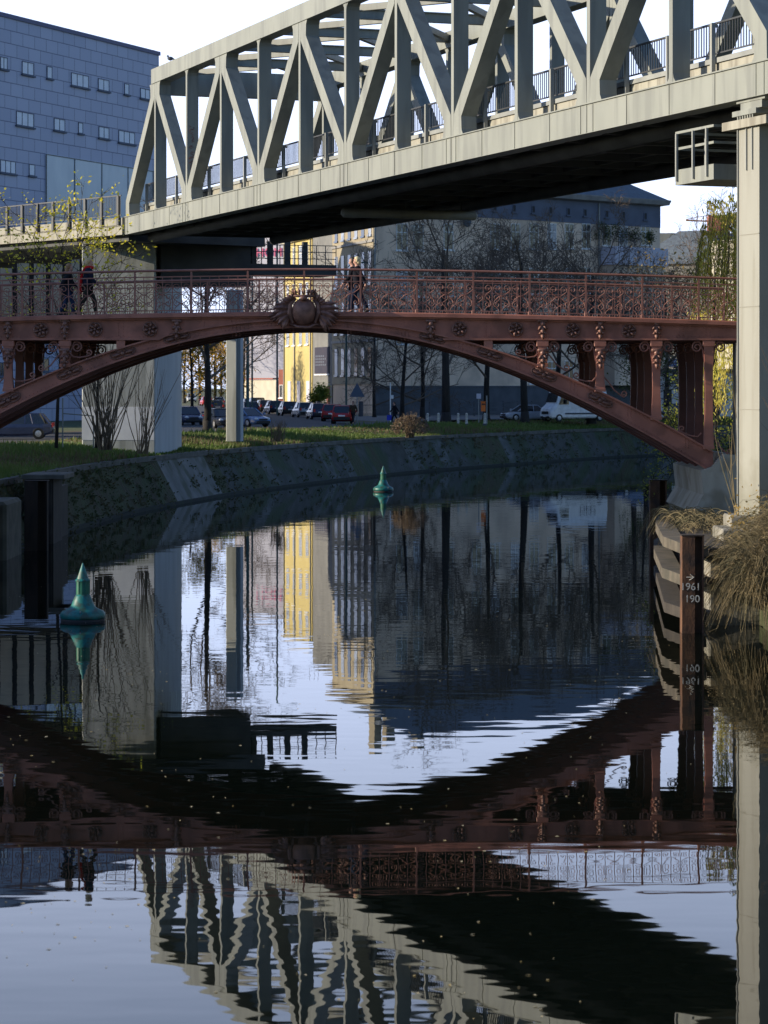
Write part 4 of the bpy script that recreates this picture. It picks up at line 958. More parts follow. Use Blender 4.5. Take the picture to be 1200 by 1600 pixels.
# ------------------------------------------------------------------ vehicles
PAINT = {}
def paint(c):
    if c not in PAINT: PAINT[c] = mat('car_paint', c, .2, tuple(v*.8 for v in c), 3, spec=.6)
    return PAINT[c]
M['tail'] = mat('red_lens', (.5, .02, .015), .3); M['head'] = mat('clear_lens', (.7, .72, .75), .15); M['rimm'] = mat('alloy_rim', (.45, .46, .48), .35, metal=.6)
M['carglass'] = mat('car_glass', (.02, .025, .03), .06, spec=.9)
CARP = {}
def car_meshes(kind):
    L_, W_, H_ = {'hatch': (3.9, 1.68, 1.46), 'estate': (4.5, 1.76, 1.46), 'saloon': (4.4, 1.74, 1.40), 'suv': (4.4, 1.82, 1.68), 'van': (5.6, 2.0, 2.75)}[kind]
    h = L_/2; hw = W_/2
    if kind == 'van':
        body = [(-h, .45, 1.9, .93), (-h+.05, .35, 2.6, .95), (-h+.3, .30, 2.70, .96), (h-2.1, .28, 2.78, .96), (h-1.05, .28, 2.74, .95), (h-.90, .28, 2.5, .94), (h-.60, .28, 1.52, .97), (h-.45, .28, 1.38, .97), (h-.18, .28, 1.20, .93), (h-.05, .33, 1.05, .87), (h, .42, .85, .82)]
        cab = [(-h+.35, 1.3, 2.55), (h-1.78, 1.3, 2.58)]
    else:
        belt = .86 if kind != 'suv' else 1.0; hood = belt-.06
        body = [(-h, .42, belt-.18, .80), (-h+.10, .30, belt, .93), (-h+.5, .20, belt+.02, .98), (0, .18, belt, 1.0), (h-1.1, .19, hood+.02, .98), (h-.45, .22, hood-.10, .94), (h-.08, .28, hood-.26, .84), (h, .38, hood-.42, .74)]
    mb = MB(); rs = []
    for x, z0, z1, wf in body:
        w_ = hw*wf
        up_in = .86 if kind == 'van' else .95
        rs.append([(x, -w_*.9, z0), (x, -w_, z0+.12), (x, -w_, z0+(z1-z0)*.7), (x, -w_*up_in, z1-.02), (x, -w_*.6, z1), (x, w_*.6, z1), (x, w_*up_in, z1-.02), (x, w_, z0+(z1-z0)*.7), (x, w_, z0+.12), (x, w_*.9, z0)])
    mb.loft(rs); bodyme = mb
    glass = MB(); roof = MB()
    if kind != 'van':
        b0 = {'hatch': (-h+.12, -h+.55), 'estate': (-h+.15, -h+.6), 'saloon': (-h+.75, -h+1.4), 'suv': (-h+.12, -h+.45)}[kind]
        f0 = (h-1.05, h-1.85); zb = belt; zt = H_-.06
        def ring(x, z, w_): return None
        lo = [(b0[0], hw*.86), (b0[0]+.25, hw*.9), (f0[0]-.3, hw*.9), (f0[0], hw*.8)]; hi = [(b0[1], hw*.70), (b0[1]+.15, hw*.74), (f0[1]-.15, hw*.74), (f0[1], hw*.68)]
        r0 = [(x, -w_, zb-.02) for x, w_ in lo]+[(x, w_, zb-.02) for x, w_ in reversed(lo)]; r1 = [(x, -w_, zt) for x, w_ in hi]+[(x, w_, zt) for x, w_ in reversed(hi)]
        glass.loft([r0, r1])
        roof.loft([[(x*1.0, y*1.02, zt-.01) for x, y, z in r1], [(x, y*1.0, zt+.04) for x, y, z in r1], [(x*.93, y*.8, zt+.06) for x, y, z in r1]])
        for s in (-1, 1):     # pillars
            for t in (0, 1):
                i = 0 if t == 0 else 3; a_ = (lo[i][0], s*(lo[i][1]+.01), zb-.02); b_ = (hi[i][0], s*(hi[i][1]+.01), zt); roof.beam(a_, b_, .09, .07)
            xm = (hi[0][0]+hi[3][0])/2-.1; roof.beam((xm, s*(hw*.905), zb), (xm, s*(hw*.75), zt), .07, .05)
            if kind in ('estate', 'suv'): roof.beam((b0[0]+.9, s*hw*.905, zb), (b0[1]+.6, s*hw*.75, zt), .14, .05)
    else:
        for s in (-1, 1): glass.add([(h-.78, s*hw*.985, 1.45), (h-1.75, s*hw*.985, 1.45), (h-1.75, s*hw*.975, 2.15), (h-1.05, s*hw*.975, 2.15)], [(0, 1, 2, 3)])
        glass.add([(h-.58, -hw*.84, 1.62), (h-.58, hw*.84, 1.62), (h-.83, hw*.80, 2.42), (h-.83, -hw*.80, 2.42)], [(0, 1, 2, 3)])
    ty = MB(); ty.lathe([(.18, -.1), (.30, -.11), (.32, -.07), (.32, .07), (.30, .11), (.18, .1)], 18, M=Matrix.Rotation(R(90), 4, 'X'))
    rm = MB(); rm.lathe([(.02, -.105), (.06, -.115), (.18, -.10), (.19, .1), (.06, .115), (.02, .105)], 12, M=Matrix.Rotation(R(90), 4, 'X'))
    fr = .32 if kind != 'van' else .34
    hl = MB(); hl.ball((0, 0, 0), .14, 8, 6, (.5, 1.1, .6)); tl_ = MB(); tl_.bevbox(-.04, .04, -.1, .1, -.13, .13, .02)
    tr = MB(); zb_ = .30
    tr2 = MB(); tr2.box(-h-.03, -h+.12, -hw*.78, hw*.78, .32, .56); tr.box(h-.14, h+.02, -hw*.68, hw*.68, .30, .46)
    pt = MB(); pt.box(-h-.035, -h-.031, -.26, .26, .60, .71) if kind != 'van' else pt.box(h+.021, h+.026, -.26, .26, .40, .51)
    gr = MB(); gr.box(h-.03, h+.015, -hw*.42, hw*.42, .50, .62) if kind != 'van' else gr.box(h-.06, h+.012, -hw*.55, hw*.55, .62, .86)
    return dict(L=L_, W=W_, H=H_, body=bodyme, glass=glass, roof=roof, tyre=ty, rim=rm, head=hl, tail=tl_, trim=tr, trim2=tr2, plate=pt, grille=gr)
def car(name, label, kind, color, loc, heading, group=None):
    key = (kind, color)
    if key in CARP: return dup(CARP[key], loc, heading, label, group)
    d = car_meshes(kind); o = thing(name, label, 'van' if kind == 'van' else 'car', loc, heading, group)
    p_ = paint(color); h, hw = d['L']/2, d['W']/2
    d['body'].build('body', p_, o, smooth=False); d['glass'].build('windows', M['carglass'], o)
    if d['roof'].v: d['roof'].build('roof', p_, o)
    wh = []
    for x in (-h+.78, h-.82):
        for s in (-1, 1):
            t_ = d['tyre'].build('wheel', M['black'], o, smooth=False, loc=(x, s*(hw-.10), .32)); d['rim'].build('rim', M['rimm'], t_)
    bz = .62 if kind != 'van' else .95
    for s in (-1, 1):
        d['head'].build('headlight', M['head'], o, loc=(h-.14, s*hw*.62, bz))
        d['tail'].build('tail_light', M['tail'], o, loc=(-h+.02, s*hw*.74, bz+.18))
    for s in (-1, 1):
        mm = MB(); x_, z_ = (h-1.3, .90) if kind != 'van' else (h-1.45, 1.5); mm.bevbox(x_, x_+.14, min(s*(hw+.003), s*(hw+.19)), max(s*(hw+.003), s*(hw+.19)), z_, z_+(.15 if kind != 'van' else .34), .02); mm.build('mirror', M['black'] if kind == 'van' else p_, o)
    d['trim'].build('bumper', M['black'], o); d['trim2'].build('bumper', M['black'], o); d['plate'].build('number_plate', M['white'], o); d['grille'].build('grille', M['black'], o)
    CARP[key] = o; return o
def gp(px, base): D = (CH-3.008)*F/(base-HY); return ((px-600)*D/F, D, 3.008)
HD = math.atan2(.98, -.20)
navy, blk, sil, dred, wht, lblue, char = (.03, .045, .11), (.02, .022, .028), (.38, .41, .46), (.46, .02, .025), (.62, .62, .6), (.12, .20, .36), (.07, .075, .085)
GRP = 'cars parked nose to tail along the side street'
for px, base, kd, c_, lb in ((400, 643.6, 'suv', blk, 'tall black car parked farthest down the visible kerb row'), (412, 645, 'estate', char, 'dark grey estate car between black car and navy estate'), (428, 647, 'estate', navy, 'navy blue estate parked in front of the dark grey one'), (449, 649.5, 'hatch', blk, 'black hatchback with red tail lights beside the silver estate'), (474, 652, 'estate', sil, 'silver blue estate seen from behind, in the middle of the kerb row'), (496, 655, 'hatch', navy, 'small dark blue hatchback between silver estate and red estate'), (520, 658, 'estate', dred, 'dark red estate parked behind the red hatchback'), (536, 662, 'hatch', dred, 'small red hatchback at the near end of the kerb row')):
    car('parked_car', lb, kd, c_, gp(px, base), HD + (R(-14) if px > 500 else 0), GRP)
car('parked_car', 'white car farthest left down the street, between pier and tree', 'suv', wht, gp(299, 628.5), HD+math.pi-.1)
car('parked_car', 'dark blue car close behind the pier edge, front towards us', 'saloon', navy, gp(293, 664), -HD+.5)
car('parked_car', 'red car far down the street behind the tree trunk', 'hatch', dred, gp(322, 634), HD)
car('parked_car', 'black estate in the second row behind the bright blue saloon', 'estate', blk, gp(383, 650), HD+.2)
car('parked_car', 'grey car between the golden tree and the slim column', 'estate', char, gp(336, 645), HD)
car('parked_car', 'black hatchback far back to the left of the tall black car', 'hatch', blk, gp(388, 641), HD)
car('parked_car', 'silver hatchback far down the street right of the tree trunk', 'hatch', sil, gp(341, 636), HD)
car('parked_car', 'black saloon with bright headlights parked left of the slim column', 'saloon', blk, gp(345, 669), -1.25)
car('parked_car', 'bright blue saloon parked right of the slim column', 'saloon', lblue, gp(384, 667), -.9)
car('parked_car', 'dark navy estate parked under the left end of the red arch', 'estate', navy, gp(20, 686), math.pi+.06)
sv = car('parked_car', 'silver saloon parked on the quay in front of the white van', 'saloon', sil, gp(822, 658), math.pi+.42)
car('parked_car', 'light blue hatchback half hidden behind the right foot of the arch', 'hatch', lblue, gp(992, 656.5), math.pi+.3)
car('parked_car', 'dark car half hidden between the last columns of the arch', 'estate', char, gp(1058, 656), math.pi)
vn = car('delivery_van', 'white high roofed delivery van with black letters parked on the quay', 'van', (.86, .86, .85), gp(896, 658.5), math.pi+.48)
text_mesh('side_lettering', 'DPD', .82, M['black'], vn, (-.78, 1.003, 1.2), (R(90), 0, R(180)), .003)
mb = MB(); mb.box(-2.1, 1.4, .972, 1.0, .62, .74); mb.build('side_stripe', M['plinth'], vn)

# ------------------------------------------------------------------ street furniture
def pole(px, py0, py1, D, r, name, label, cat, m=None):
    a_ = at(px, py1, D); b_ = at(px, py0, D); o = thing(name, label, cat, tuple(a_)); mb = MB(); mb.tube([(0, 0, 0), (0, 0, b_.z-a_.z)], r, 8); mb.build('pole', m or M['rail_steel'], o); return o, b_.z-a_.z
M['lampgreen'] = mat('green_lamp_post', (.05, .11, .10), .5)
for px, y0, y1, D, lb in ((433, 300, 648, 265, 'thin green lamp post in front of the yellow house edge'), (387, 380, 660, 225, 'tall green post between slim column and pale hall'), (541, 420, 652, 240, 'green lamp post in front of the beige street front'), (394, 430, 650, 262, 'thin post just right of the tall green post')):
    o, h_ = pole(px, y0, y1, D, .09 if px != 387 else .13, 'street_lamp', lb, 'street lamp', M['lampgreen'])
    mb = MB(); mb.tube([(0, 0, h_), (.5, 0, h_+.5), (1.5, 0, h_+.6)], .05, 6); mb.bevbox(1.4, 2.0, -.12, .12, h_+.5, h_+.65, .03); mb.build('lamp_head', M['lampgreen'], o)
o, h_ = pole(558, 612, 662, 213, .05, 'traffic_sign', 'back of a triangular traffic sign on a pale post by the red cars', 'road sign', M['steel_dark'])
mb = MB(); mb.prism([(-.62, h_-.42), (.62, h_-.42), (0, h_+.72)], -.08, -.055); mb.build('sign_plate', mat('blue_grey_sign_back', (.06, .09, .14), .5), o)
o, h_ = pole(610, 598, 660, 215, .045, 'traffic_sign', 'plain pale post with small side plate next to the dry bush', 'road sign', M['white'])
mb = MB(); mb.box(.05, .25, -.02, .02, h_-1.3, h_-1.0); mb.build('sign_plate', M['white'], o)
o, h_ = pole(748, 618, 660, 211, .04, 'traffic_sign', 'thin post with small white sign left of the orange bin', 'road sign', M['steel_dark'])
mb = MB(); mb.box(-.18, .18, -.06, -.041, h_-.25, h_+.15); mb.build('sign_plate', M['lav'], o)
o, h_ = pole(760.5, 618, 662, 211, .055, 'litter_bin', 'orange litter bin fixed to a post on the far quay', 'litter bin', M['steel_dark'])
mb = MB(); Mx = Matrix.Translation((-.28, 0, h_-1.25)); mb.bevbox(-.17, .17, -.18, .18, 0, .75, .04, Mx); mb.box(-.19, .19, -.2, .2, .753, .80, Mx); mb.build('bin', mat('orange_plastic', (.75, .17, .02), .5), o)
mb = MB(); mb.box(-.13, .13, -.186, -.181, .5, .62, Mx); mb.build('bin_slot', M['black'], o)
bol = None
for px, lb in ((685, 'white bollard just left of the thick tree trunk'), (716, 'white bollard just right of the thick tree trunk'), (757.5, 'white bollard below the orange litter bin'), (668, 'white bollard beside the dry bush'), (729, 'short white bollard between tree trunk and sign post')):
    a_ = at(px, 663, 207); loc_ = (a_.x, a_.y, a_.z)
    if bol is None:
        bol = thing('bollard', lb, 'bollard', loc_, group='white bollards along the far quay'); mb = MB(); mb.lathe([(.13, 0), (.11, .1), (.085, .75), (.10, .8), (.05, .88)], 10); mb.build('shaft', M['chalk'], bol); mb = MB(); mb.lathe([(.16, -.1), (.16, .06)], 10); mb.build('foot', M['plinth'], bol)
    else: dup(bol, loc_, 0, lb)
# railing in front of the office block
fo = thing('metal_fence', 'low dark metal fence with stone posts in front of the beige street front', 'fence', (-6.5, 262, 3.0), math.atan2(3, 7))
mb = MB(); mb.box(0, 9, -.02, .02, 1.1, 1.16); mb.box(0, 9, -.02, .02, .2, .26)
for i in range(60): mb.box(.07+i*.15, .09+i*.15, -.01, .01, .26, 1.1)
mb.build('railings', M['rail_steel'], fo)
for x_ in (-.2, 4.4, 9): mb = MB(); mb.bevbox(x_, x_+.35, -.2, .2, 0, 1.5, .03); mb.build('post', M['plinth'], fo)
fo = thing('wooden_fence', 'dark horizontal board fence at the foot of the office block', 'fence', (4.5, 262, 3.0), R(41))
mb = MB()
for z_ in (.35, .8, 1.25): mb.box(0, 26, -.03, .03, z_, z_+.14)
for i in range(14): mb.box(i*2, i*2+.12, .03, .12, 0, 1.5)
mb.build('boards', M['plinth'], fo)
# bent white handrail on the left bank
hr = thing('handrail', 'thin white bent pipe handrail standing in the grass before the pier', 'handrail', (0, 0, 0))
a_ = at(98, 700, 128); b_ = at(98, 622, 128); c_ = at(98, 646, 128); d_ = at(146, 650, 128); e_ = at(146, 700, 128)
mb = MB(); mb.tube([a_, b_], .035, 6); mb.tube([c_, d_, e_], .035, 6); mb.build('pipe', M['steel'], hr)
# pigeon on the top chord
pg = thing('pigeon', 'pigeon perched on the upper chord near the left end of the truss', 'pigeon', tuple(at(266, 96.5, 131.2)))
mb = MB(); mb.ball((0, 0, .16), .1, 8, 6, (1.5, .9, 1)); mb.ball((-.12, 0, .28), .055, 7, 5); mb.tube([(-.08, 0, .18), (-.12, 0, .28)], .05, 6); mb.tube([(.1, 0, .15), (.28, 0, .08)], [.06, .02], 5); mb.tube([(-.16, 0, .28), (-.2, 0, .27)], [.015, .004], 4); mb.build('body', M['plinth'], pg, smooth=True)
mb = MB(); mb.tube([(.0, .03, .08), (0, .03, 0)], .01, 4); mb.tube([(.0, -.03, .08), (0, -.03, 0)], .01, 4); mb.build('legs', M['red_rail'], pg)

# ------------------------------------------------------------------ people
def skin_mesh(name, verts, edges, radii, m, parent, sub=1, root=0):
    me = bpy.data.meshes.new(name); me.from_pydata([tuple(v) for v in verts], edges, [])
    o = bpy.data.objects.new(name, me); COL.objects.link(o)
    sk = o.modifiers.new('s', 'SKIN'); sk.use_smooth_shade = True
    for i, r in enumerate(radii):
        d = me.skin_vertices[0].data[i]; d.radius = (r, r) if not isinstance(r, tuple) else r; d.use_root = (i == root)
    ss = o.modifiers.new('b', 'SUBSURF'); ss.levels = sub; ss.render_levels = sub
    dg = bpy.context.evaluated_depsgraph_get(); nm = bpy.data.meshes.new_from_object(o.evaluated_get(dg)); nm.materials.clear(); nm.materials.append(m)
    bpy.data.objects.remove(o); nm.name = name
    q = bpy.data.objects.new(name, nm); COL.objects.link(q); attach(q, parent); return q
M['skin'] = mat('skin', (.50, .27, .19), .55)
def lerp(a, b, f): return tuple(a[i]+(b[i]-a[i])*f for i in range(3))
def person(label, loc, rotz, H=1.75, coat=(.02, .022, .03), trou=(.03, .035, .05), hair=(.45, .30, .14), hairlong=False, step=.3, arm=(.15, -.2), coatlen=.72, scarf=None, skirt=False, phase=1, group=None, bag=None):
    o = thing('person', label, 'person', loc, rotz, group); k = H/1.75
    S = lambda v: (v[0]*k, v[1]*k, v[2]*k)
    hip = (0, 0, .93); lean = .03
    V = []; E = []; Rr = []
    def nv(p, r, par=None):
        V.append(S(p)); Rr.append((r*k) if not isinstance(r, tuple) else tuple(q*k for q in r)); i = len(V)-1
        if par is not None: E.append((par, i))
        return i
    pel = nv(hip, (.15, .12)); wa = nv((lean*.4, 0, 1.08), (.14, .105), pel); che = nv((lean, 0, 1.28), (.165, .12), wa); ns = nv((lean, 0, 1.42), (.12, .08), che)
    nk = nv((lean+.01, 0, 1.49), .055, ns); hd = nv((lean+.03, 0, 1.57), (.075, .085), nk); ht = nv((lean+.035, 0, 1.66), (.078, .095), hd); hp = nv((lean+.03, 0, 1.72), (.055, .07), ht)
    nose = nv((lean+.135, 0, 1.60), .014, hd)
    LEG = []
    for s, ph in ((1, phase), (-1, -phase)):
        kn = (ph*step*.62+.05, s*.10, .50+.01); an = (ph*step*1.0 - (.10 if ph < 0 else 0), s*.10, .09+(.06 if ph < 0 else 0)); toe = (an[0]+(.2 if ph > 0 else .15), s*.11, .035 + (.0 if ph > 0 else -.0))
        h1 = nv((0, s*.095, .86), .095, pel); kk = nv(kn, .06, h1); cal = nv(lerp(kn, an, .35), .058, kk); aa = nv(an, .04, cal); tt = nv(toe, .035, aa); LEG.append((( 0, s*.095, .86), kn, lerp(kn, an, .35), an, toe))
    ARM = []
    for s, ph in ((1, -phase), (-1, phase)):
        sh_ = (lean, s*.19, 1.39); el = (lean+ph*.14-.03, s*.245, 1.12); wr = (lean+ph*.30+.02, s*.235, .88+abs(ph)*.04)
        a0 = nv(sh_, .062, ns); a1 = nv(el, .045, a0); a2 = nv(wr, .028, a1); pm = (wr[0]+.03, wr[1], wr[2]-.07); a3 = nv(pm, (.018, .036), a2); ARM.append((sh_, el, wr, pm))
        for j, (fx, fl) in enumerate(((-.03, .06), (-.01, .075), (.01, .078), (.03, .066))):
            f1 = nv((pm[0]+fx+.01, pm[1], pm[2]-.035), .0095, a3); f2 = nv((pm[0]+fx+.02, pm[1]-s*.01, pm[2]-.035-fl*.6), .0085, f1); nv((pm[0]+fx+.015, pm[1]-s*.025, pm[2]-.035-fl), .0075, f2)
        t1 = nv((wr[0]+.05, wr[1]-s*.015, wr[2]-.045), .011, a2); nv((wr[0]+.075, wr[1]-s*.02, wr[2]-.085), .009, t1)
    skin_mesh('body', V, E, Rr, M['skin'], o)
    def cm(nm, c): return mat(nm, c, 1.0, tuple(v*.7 for v in c), 6, spec=.15)
    # coat
    V = []; E = []; Rr = []; z0 = coatlen
    b0 = nv((-.02, 0, z0), (.22, .18)); b1 = nv((0, 0, .93), (.21, .175), b0); b2 = nv((lean*.5, 0, 1.1), (.20, .16), b1); b3 = nv((lean, 0, 1.3), (.215, .17), b2); b4 = nv((lean, 0, 1.43), (.14, .10), b3); b5 = nv((lean, 0, 1.49), (.08, .08), b4)
    for s, (sh_, el, wr, pm) in zip((1, -1), ARM):
        a0 = nv(sh_, .085, b4); a1 = nv(el, .066, a0); nv(lerp(el, wr, .92), .05, a1)
    skin_mesh('coat', V, E, Rr, cm('coat_cloth', coat), o)
    V = []; E = []; Rr = []
    p0 = nv((0, 0, .95), (.165, .135))
    for L_ in LEG:
        a1 = nv(L_[0], .105, p0); a2 = nv(L_[1], .078, a1); a3 = nv(L_[2], .075, a2); nv(lerp(L_[2], L_[3], .92), .062, a3)
    skin_mesh('trousers', V, E, Rr, cm('trouser_cloth', trou), o)
    for L_ in LEG:
        V = []; E = []; Rr = []; a0 = nv((L_[3][0]-.05, L_[3][1], L_[3][2]-.03), .045); a1 = nv((L_[3][0]+.04, L_[3][1], L_[3][2]-.035), .05, a0); nv((L_[4][0], L_[4][1], L_[4][2]+.005), .036, a1)
        skin_mesh('shoe', V, E, Rr, M['black'], o)
    mb = MB(); c = (lean+.005, 0, 1.665)
    mb.ball(S(c), .112*k, 12, 9, (1.02, .92, .95))
    if hairlong:
        mb.ball(S((lean-.05, 0, 1.56)), .10*k, 10, 8, (.8, 1.05, 1.45)); mb.ball(S((lean-.07, 0, 1.46)), .085*k, 10, 7, (.8, 1.2, 1.1))
    else: mb.ball(S((lean-.04, 0, 1.60)), .09*k, 10, 7, (.8, 1.0, 1.1))
    # the hair leaves the face free
    vs = []
    for v in mb.v:
        x, y, z = v
        if x > (lean+.055)*k and z < 1.70*k: x = (lean+.055)*k - .01
        vs.append((x, y, z))
    mb.v = vs; mb.build('hair', mat('hair', hair, .6, tuple(v*.6 for v in hair), 30), o, smooth=True)
    mb = MB()
    for s in (-1, 1): mb.ball(S((lean+.108, s*.033, 1.635)), .011*k, 6, 5)
    mb.build('eyes', M['black'], o)
    mb = MB(); mb.ball(S((lean+.112, 0, 1.555)), .022*k, 6, 4, (.4, 1, .35)); mb.build('mouth', mat('lips', (.35, .10, .09), .5), o)
    if scarf:
        mb = MB(); ring = [S((lean+.01+.098*math.cos(a_), .10*math.sin(a_), 1.475+.012*math.sin(3*a_))) for a_ in np.linspace(0, 2*math.pi, 15)]
        mb.tube(ring, .05*k, 8)
        mb.tube([S(p) for p in ((lean-.09, -.03, 1.46), (-.15, -.06, 1.33), (-.20, -.08, 1.1), (-.21, -.09, .88), (-.20, -.08, .70))], [.05*k, .045*k, .045*k, .05*k, .05*k], 6)
        mb.build('scarf', cm('red_wool', scarf), o, smooth=True)
    if bag:
        mb = MB(); w0 = ARM[1][3]; mb.tube([S((w0[0]-.06, w0[1], w0[2]-.16)), S((w0[0], w0[1], w0[2]-.03)), S((w0[0]+.06, w0[1], w0[2]-.16))], .008, 4)
        mb.build('bag_handle', M['black'], o)
        bgo = thing('bag', 'bright blue carrier bag held by the pedestrian near the dry bush', 'bag', (0, 0, 0)); mb = MB(); mb.bevbox(-.2, .2, -.09, .09, -.42, 0, .03); mb.build('sack', mat('blue_plastic', bag, .4), bgo)
        bgo.location = Vector(loc) + Matrix.Rotation(rotz, 3, 'Z') @ Vector(S((w0[0], w0[1]-.0, w0[2]-.16)))
    return o
def bz_(px, Y): x = (px-600)*Y/F; return (x, Y, rz(deck_y((x-RB[0])/SR)+7)+.102)
person('blond person in dark coat with a long red scarf walking right on the footbridge', bz_(137, 82.2), R(4), 1.80, (.018, .024, .045), (.045, .045, .035), (.62, .45, .22), False, .24, scarf=(.55, .02, .02), coatlen=.70)
person('person with long brown hair and dark coat walking behind the red scarfed one', bz_(106, 82.4), R(2), 1.66, (.02, .024, .03), (.03, .05, .10), (.34, .19, .08), True, .18, coatlen=.66, phase=-1)
person('fair haired person in black coat and blue jeans walking left near the emblem', bz_(560, 82.1), R(178), 1.76, (.012, .013, .02), (.02, .03, .06), (.85, .72, .42), False, .20, coatlen=.68)
person('dark haired person half hidden behind the fair haired one on the footbridge', bz_(553, 83.2), R(182), 1.80, (.012, .013, .018), (.02, .025, .05), (.03, .022, .018), False, .12, coatlen=.75, phase=-1)
person('pedestrian in dark clothes carrying a blue bag on the far quay', gp(617, 662), R(200), 1.74, (.02, .02, .025), (.02, .022, .03), (.04, .03, .02), bag=(.01, .04, .5))
person('pedestrian in brown coat beside the red hatchback', gp(552, 662.5), R(250), 1.78, (.06, .045, .03), (.03, .03, .035), (.06, .04, .02))
# ------------------------------------------------------------------ trees and plants
def grow(seed, H, r0, spread, levels=5, kids=(5, 6, 6, 6), trunk_frac=.32, up=.25, droop=0, seg=4, len_f=.62, rmin=.016):
    rnd = random.Random(seed); tr = MB(); br = MB(); tips = []
    def rv(a): return Vector((rnd.uniform(-a, a), rnd.uniform(-a, a), rnd.uniform(-a, a)))
    def limb(p, d, L, r, lev):
        pts = [p]; rr = [r]; q = p.copy(); dd = d.normalized(); n_ = seg if lev < 3 else 3
        for i in range(n_):
            dd = (dd + rv(.20 if lev else .06) + Vector((0, 0, up*(.5 if lev > 0 else .3) - droop*lev*.12))*.35).normalized(); q = q + dd*(L/n_); pts.append(q.copy()); rr.append(r*(1-(.62 if lev < levels-1 else .7)*(i+1)/n_))
        (tr if lev == 0 else br).tube(pts, rr, 9 if lev == 0 else (6 if lev == 1 else (4 if lev == 2 else 3)), cap=lev < 2)
        if lev >= levels-1: tips.append((pts[-1], dd)); tips.append((pts[len(pts)//2], dd)); return
        nk = kids[min(lev, len(kids)-1)]
        for j in range(nk):
            f = (trunk_frac if lev == 0 else .22) + (1-(trunk_frac if lev == 0 else .22))*(j+rnd.random()*.8)/nk; f = min(f, .99)
            i = min(int(f*n_), n_-1); t = f*n_-i; b = pts[i].lerp(pts[i+1], t); ax = (pts[i+1]-pts[i]).normalized()
            az = rnd.uniform(0, 2*math.pi) if lev else (j*2.4+rnd.uniform(-.4, .4)); u = ax.orthogonal().normalized(); v = ax.cross(u)
            side = u*math.cos(az)+v*math.sin(az); an = R(rnd.uniform(32, 62)) * (spread if lev == 0 else 1)
            nd = ax*math.cos(an)+side*math.sin(an); l_ = L*len_f*(1.1-.45*f if lev == 0 else .95-.3*f)*rnd.uniform(.8, 1.15)
            if lev == 0: l_ = H*.46*rnd.uniform(.8, 1.1)*(1.2-.5*f)
            limb(b, nd, l_, max(rr[i]*(.42 if lev == 0 else .52), rmin), lev+1)
        if lev: tips.append((pts[-1], dd))
    limb(Vector((0, 0, 0)), Vector((0, 0, 1)), H*.72, r0, 0)
    return tr, br, tips
def bare(name, label, seed, H, r0, loc, spread=1.0, kids=(9, 6, 5, 5), trunk_frac=.3, rotz=0, mt=None, group='bare winter trees', **kw):
    o = thing(name, label, 'tree', loc, rotz, group); tr, br, tips = grow(seed, H, r0, spread, 5, kids, trunk_frac, **kw)
    # flared foot
    tr.lathe([(r0*1.5, -.2), (r0*1.2, .25), (r0*1.0, .9)], 9)
    tr.build('trunk', M['bark'], o, smooth=True); br.build('crown', mt or M['twig'], o); return o, tips
def gl(px, base, z=3.0):
    D = (CH-z)*F/(base-HY); return ((px-600)*D/F, D, z-.02)
T1, tp1 = bare('bare_tree', 'thick trunked bare tree standing before the office block, left of the bin', 11, 19.5, .38, gl(697, 661), 1.0, (10, 7, 6, 5), rotz=.3, trunk_frac=.30, rmin=.024)
T2, tp2 = bare('bare_tree', 'bare tree whose trunk rises in front of the silver saloon', 23, 18.5, .33, gl(820, 659.5), 1.05, (10, 7, 6, 5), rotz=1.2, rmin=.024)
T3, tp3 = bare('bare_tree', 'bare tree with forking low limbs beside the plain sign post', 37, 12.5, .22, gl(628, 656), 1.2, (9, 6, 6, 5), .12, rmin=.02)
GB = 'bare winter trees'
dup(T1, gl(924, 658.5), 2.0, 'bare tree whose trunk hides the rear of the white van', GB, (.85, .85, .88))
dup(T2, gl(760, 655.5), 3.9, 'bare tree behind the orange litter bin, close to the facade', GB, (.9, .9, .93))
dup(T2, gl(868, 653.5), 5.1, 'bare tree behind the cab of the white van', GB, (.9, .9, .95))
dup(T1, gl(990, 655.5), 4.2, 'bare tree at the right end of the office block', GB, (.75, .75, .72))
dup(T3, gl(660, 655), 2.2, 'slender bare tree behind the dry bush', GB, (1.0, 1.0, 1.25))
dup(T3, gl(1010, 659), 4.0, 'small bare tree above the light blue hatchback', GB, (.9, .9, .95))
dup(T3, gl(585, 652), 5.2, 'bare tree in front of the beige street front', GB, (.8, .8, .9))
dup(T2, gl(324, 675), .6, 'dark bare tree right behind the big pier, left of the slim column', GB, (.8, .8, .85))
dup(T3, gl(378, 640), 1.0, 'bare street tree before the pale hall', GB, (1.2, 1.2, 1.5))
dup(T1, gl(1118, 652), 1.0, 'tall bare tree against the sky right of the slate house', GB, (.75, .75, 1.0))
T4, tp4 = bare('street_tree', 'sunlit tan street tree far down the street at left', 51, 13, .22, gl(300, 636), 1.0, (8, 6, 5, 4), .3, mt=M['twig_pale'], group='street trees far down the side street')
for px, b_, k_, lb in ((312, 633, 1.1, 'second sunlit tan street tree far down the street'), (345, 634, 1.0, 'tan street tree just left of the slim column'), (336, 629, 1.3, 'tallest tan street tree beyond the red car'), (288, 630, 1.2, 'tan street tree hidden half by the big pier')):
    dup(T4, gl(px, b_), px*.7, lb, None, (k_, k_, k_))
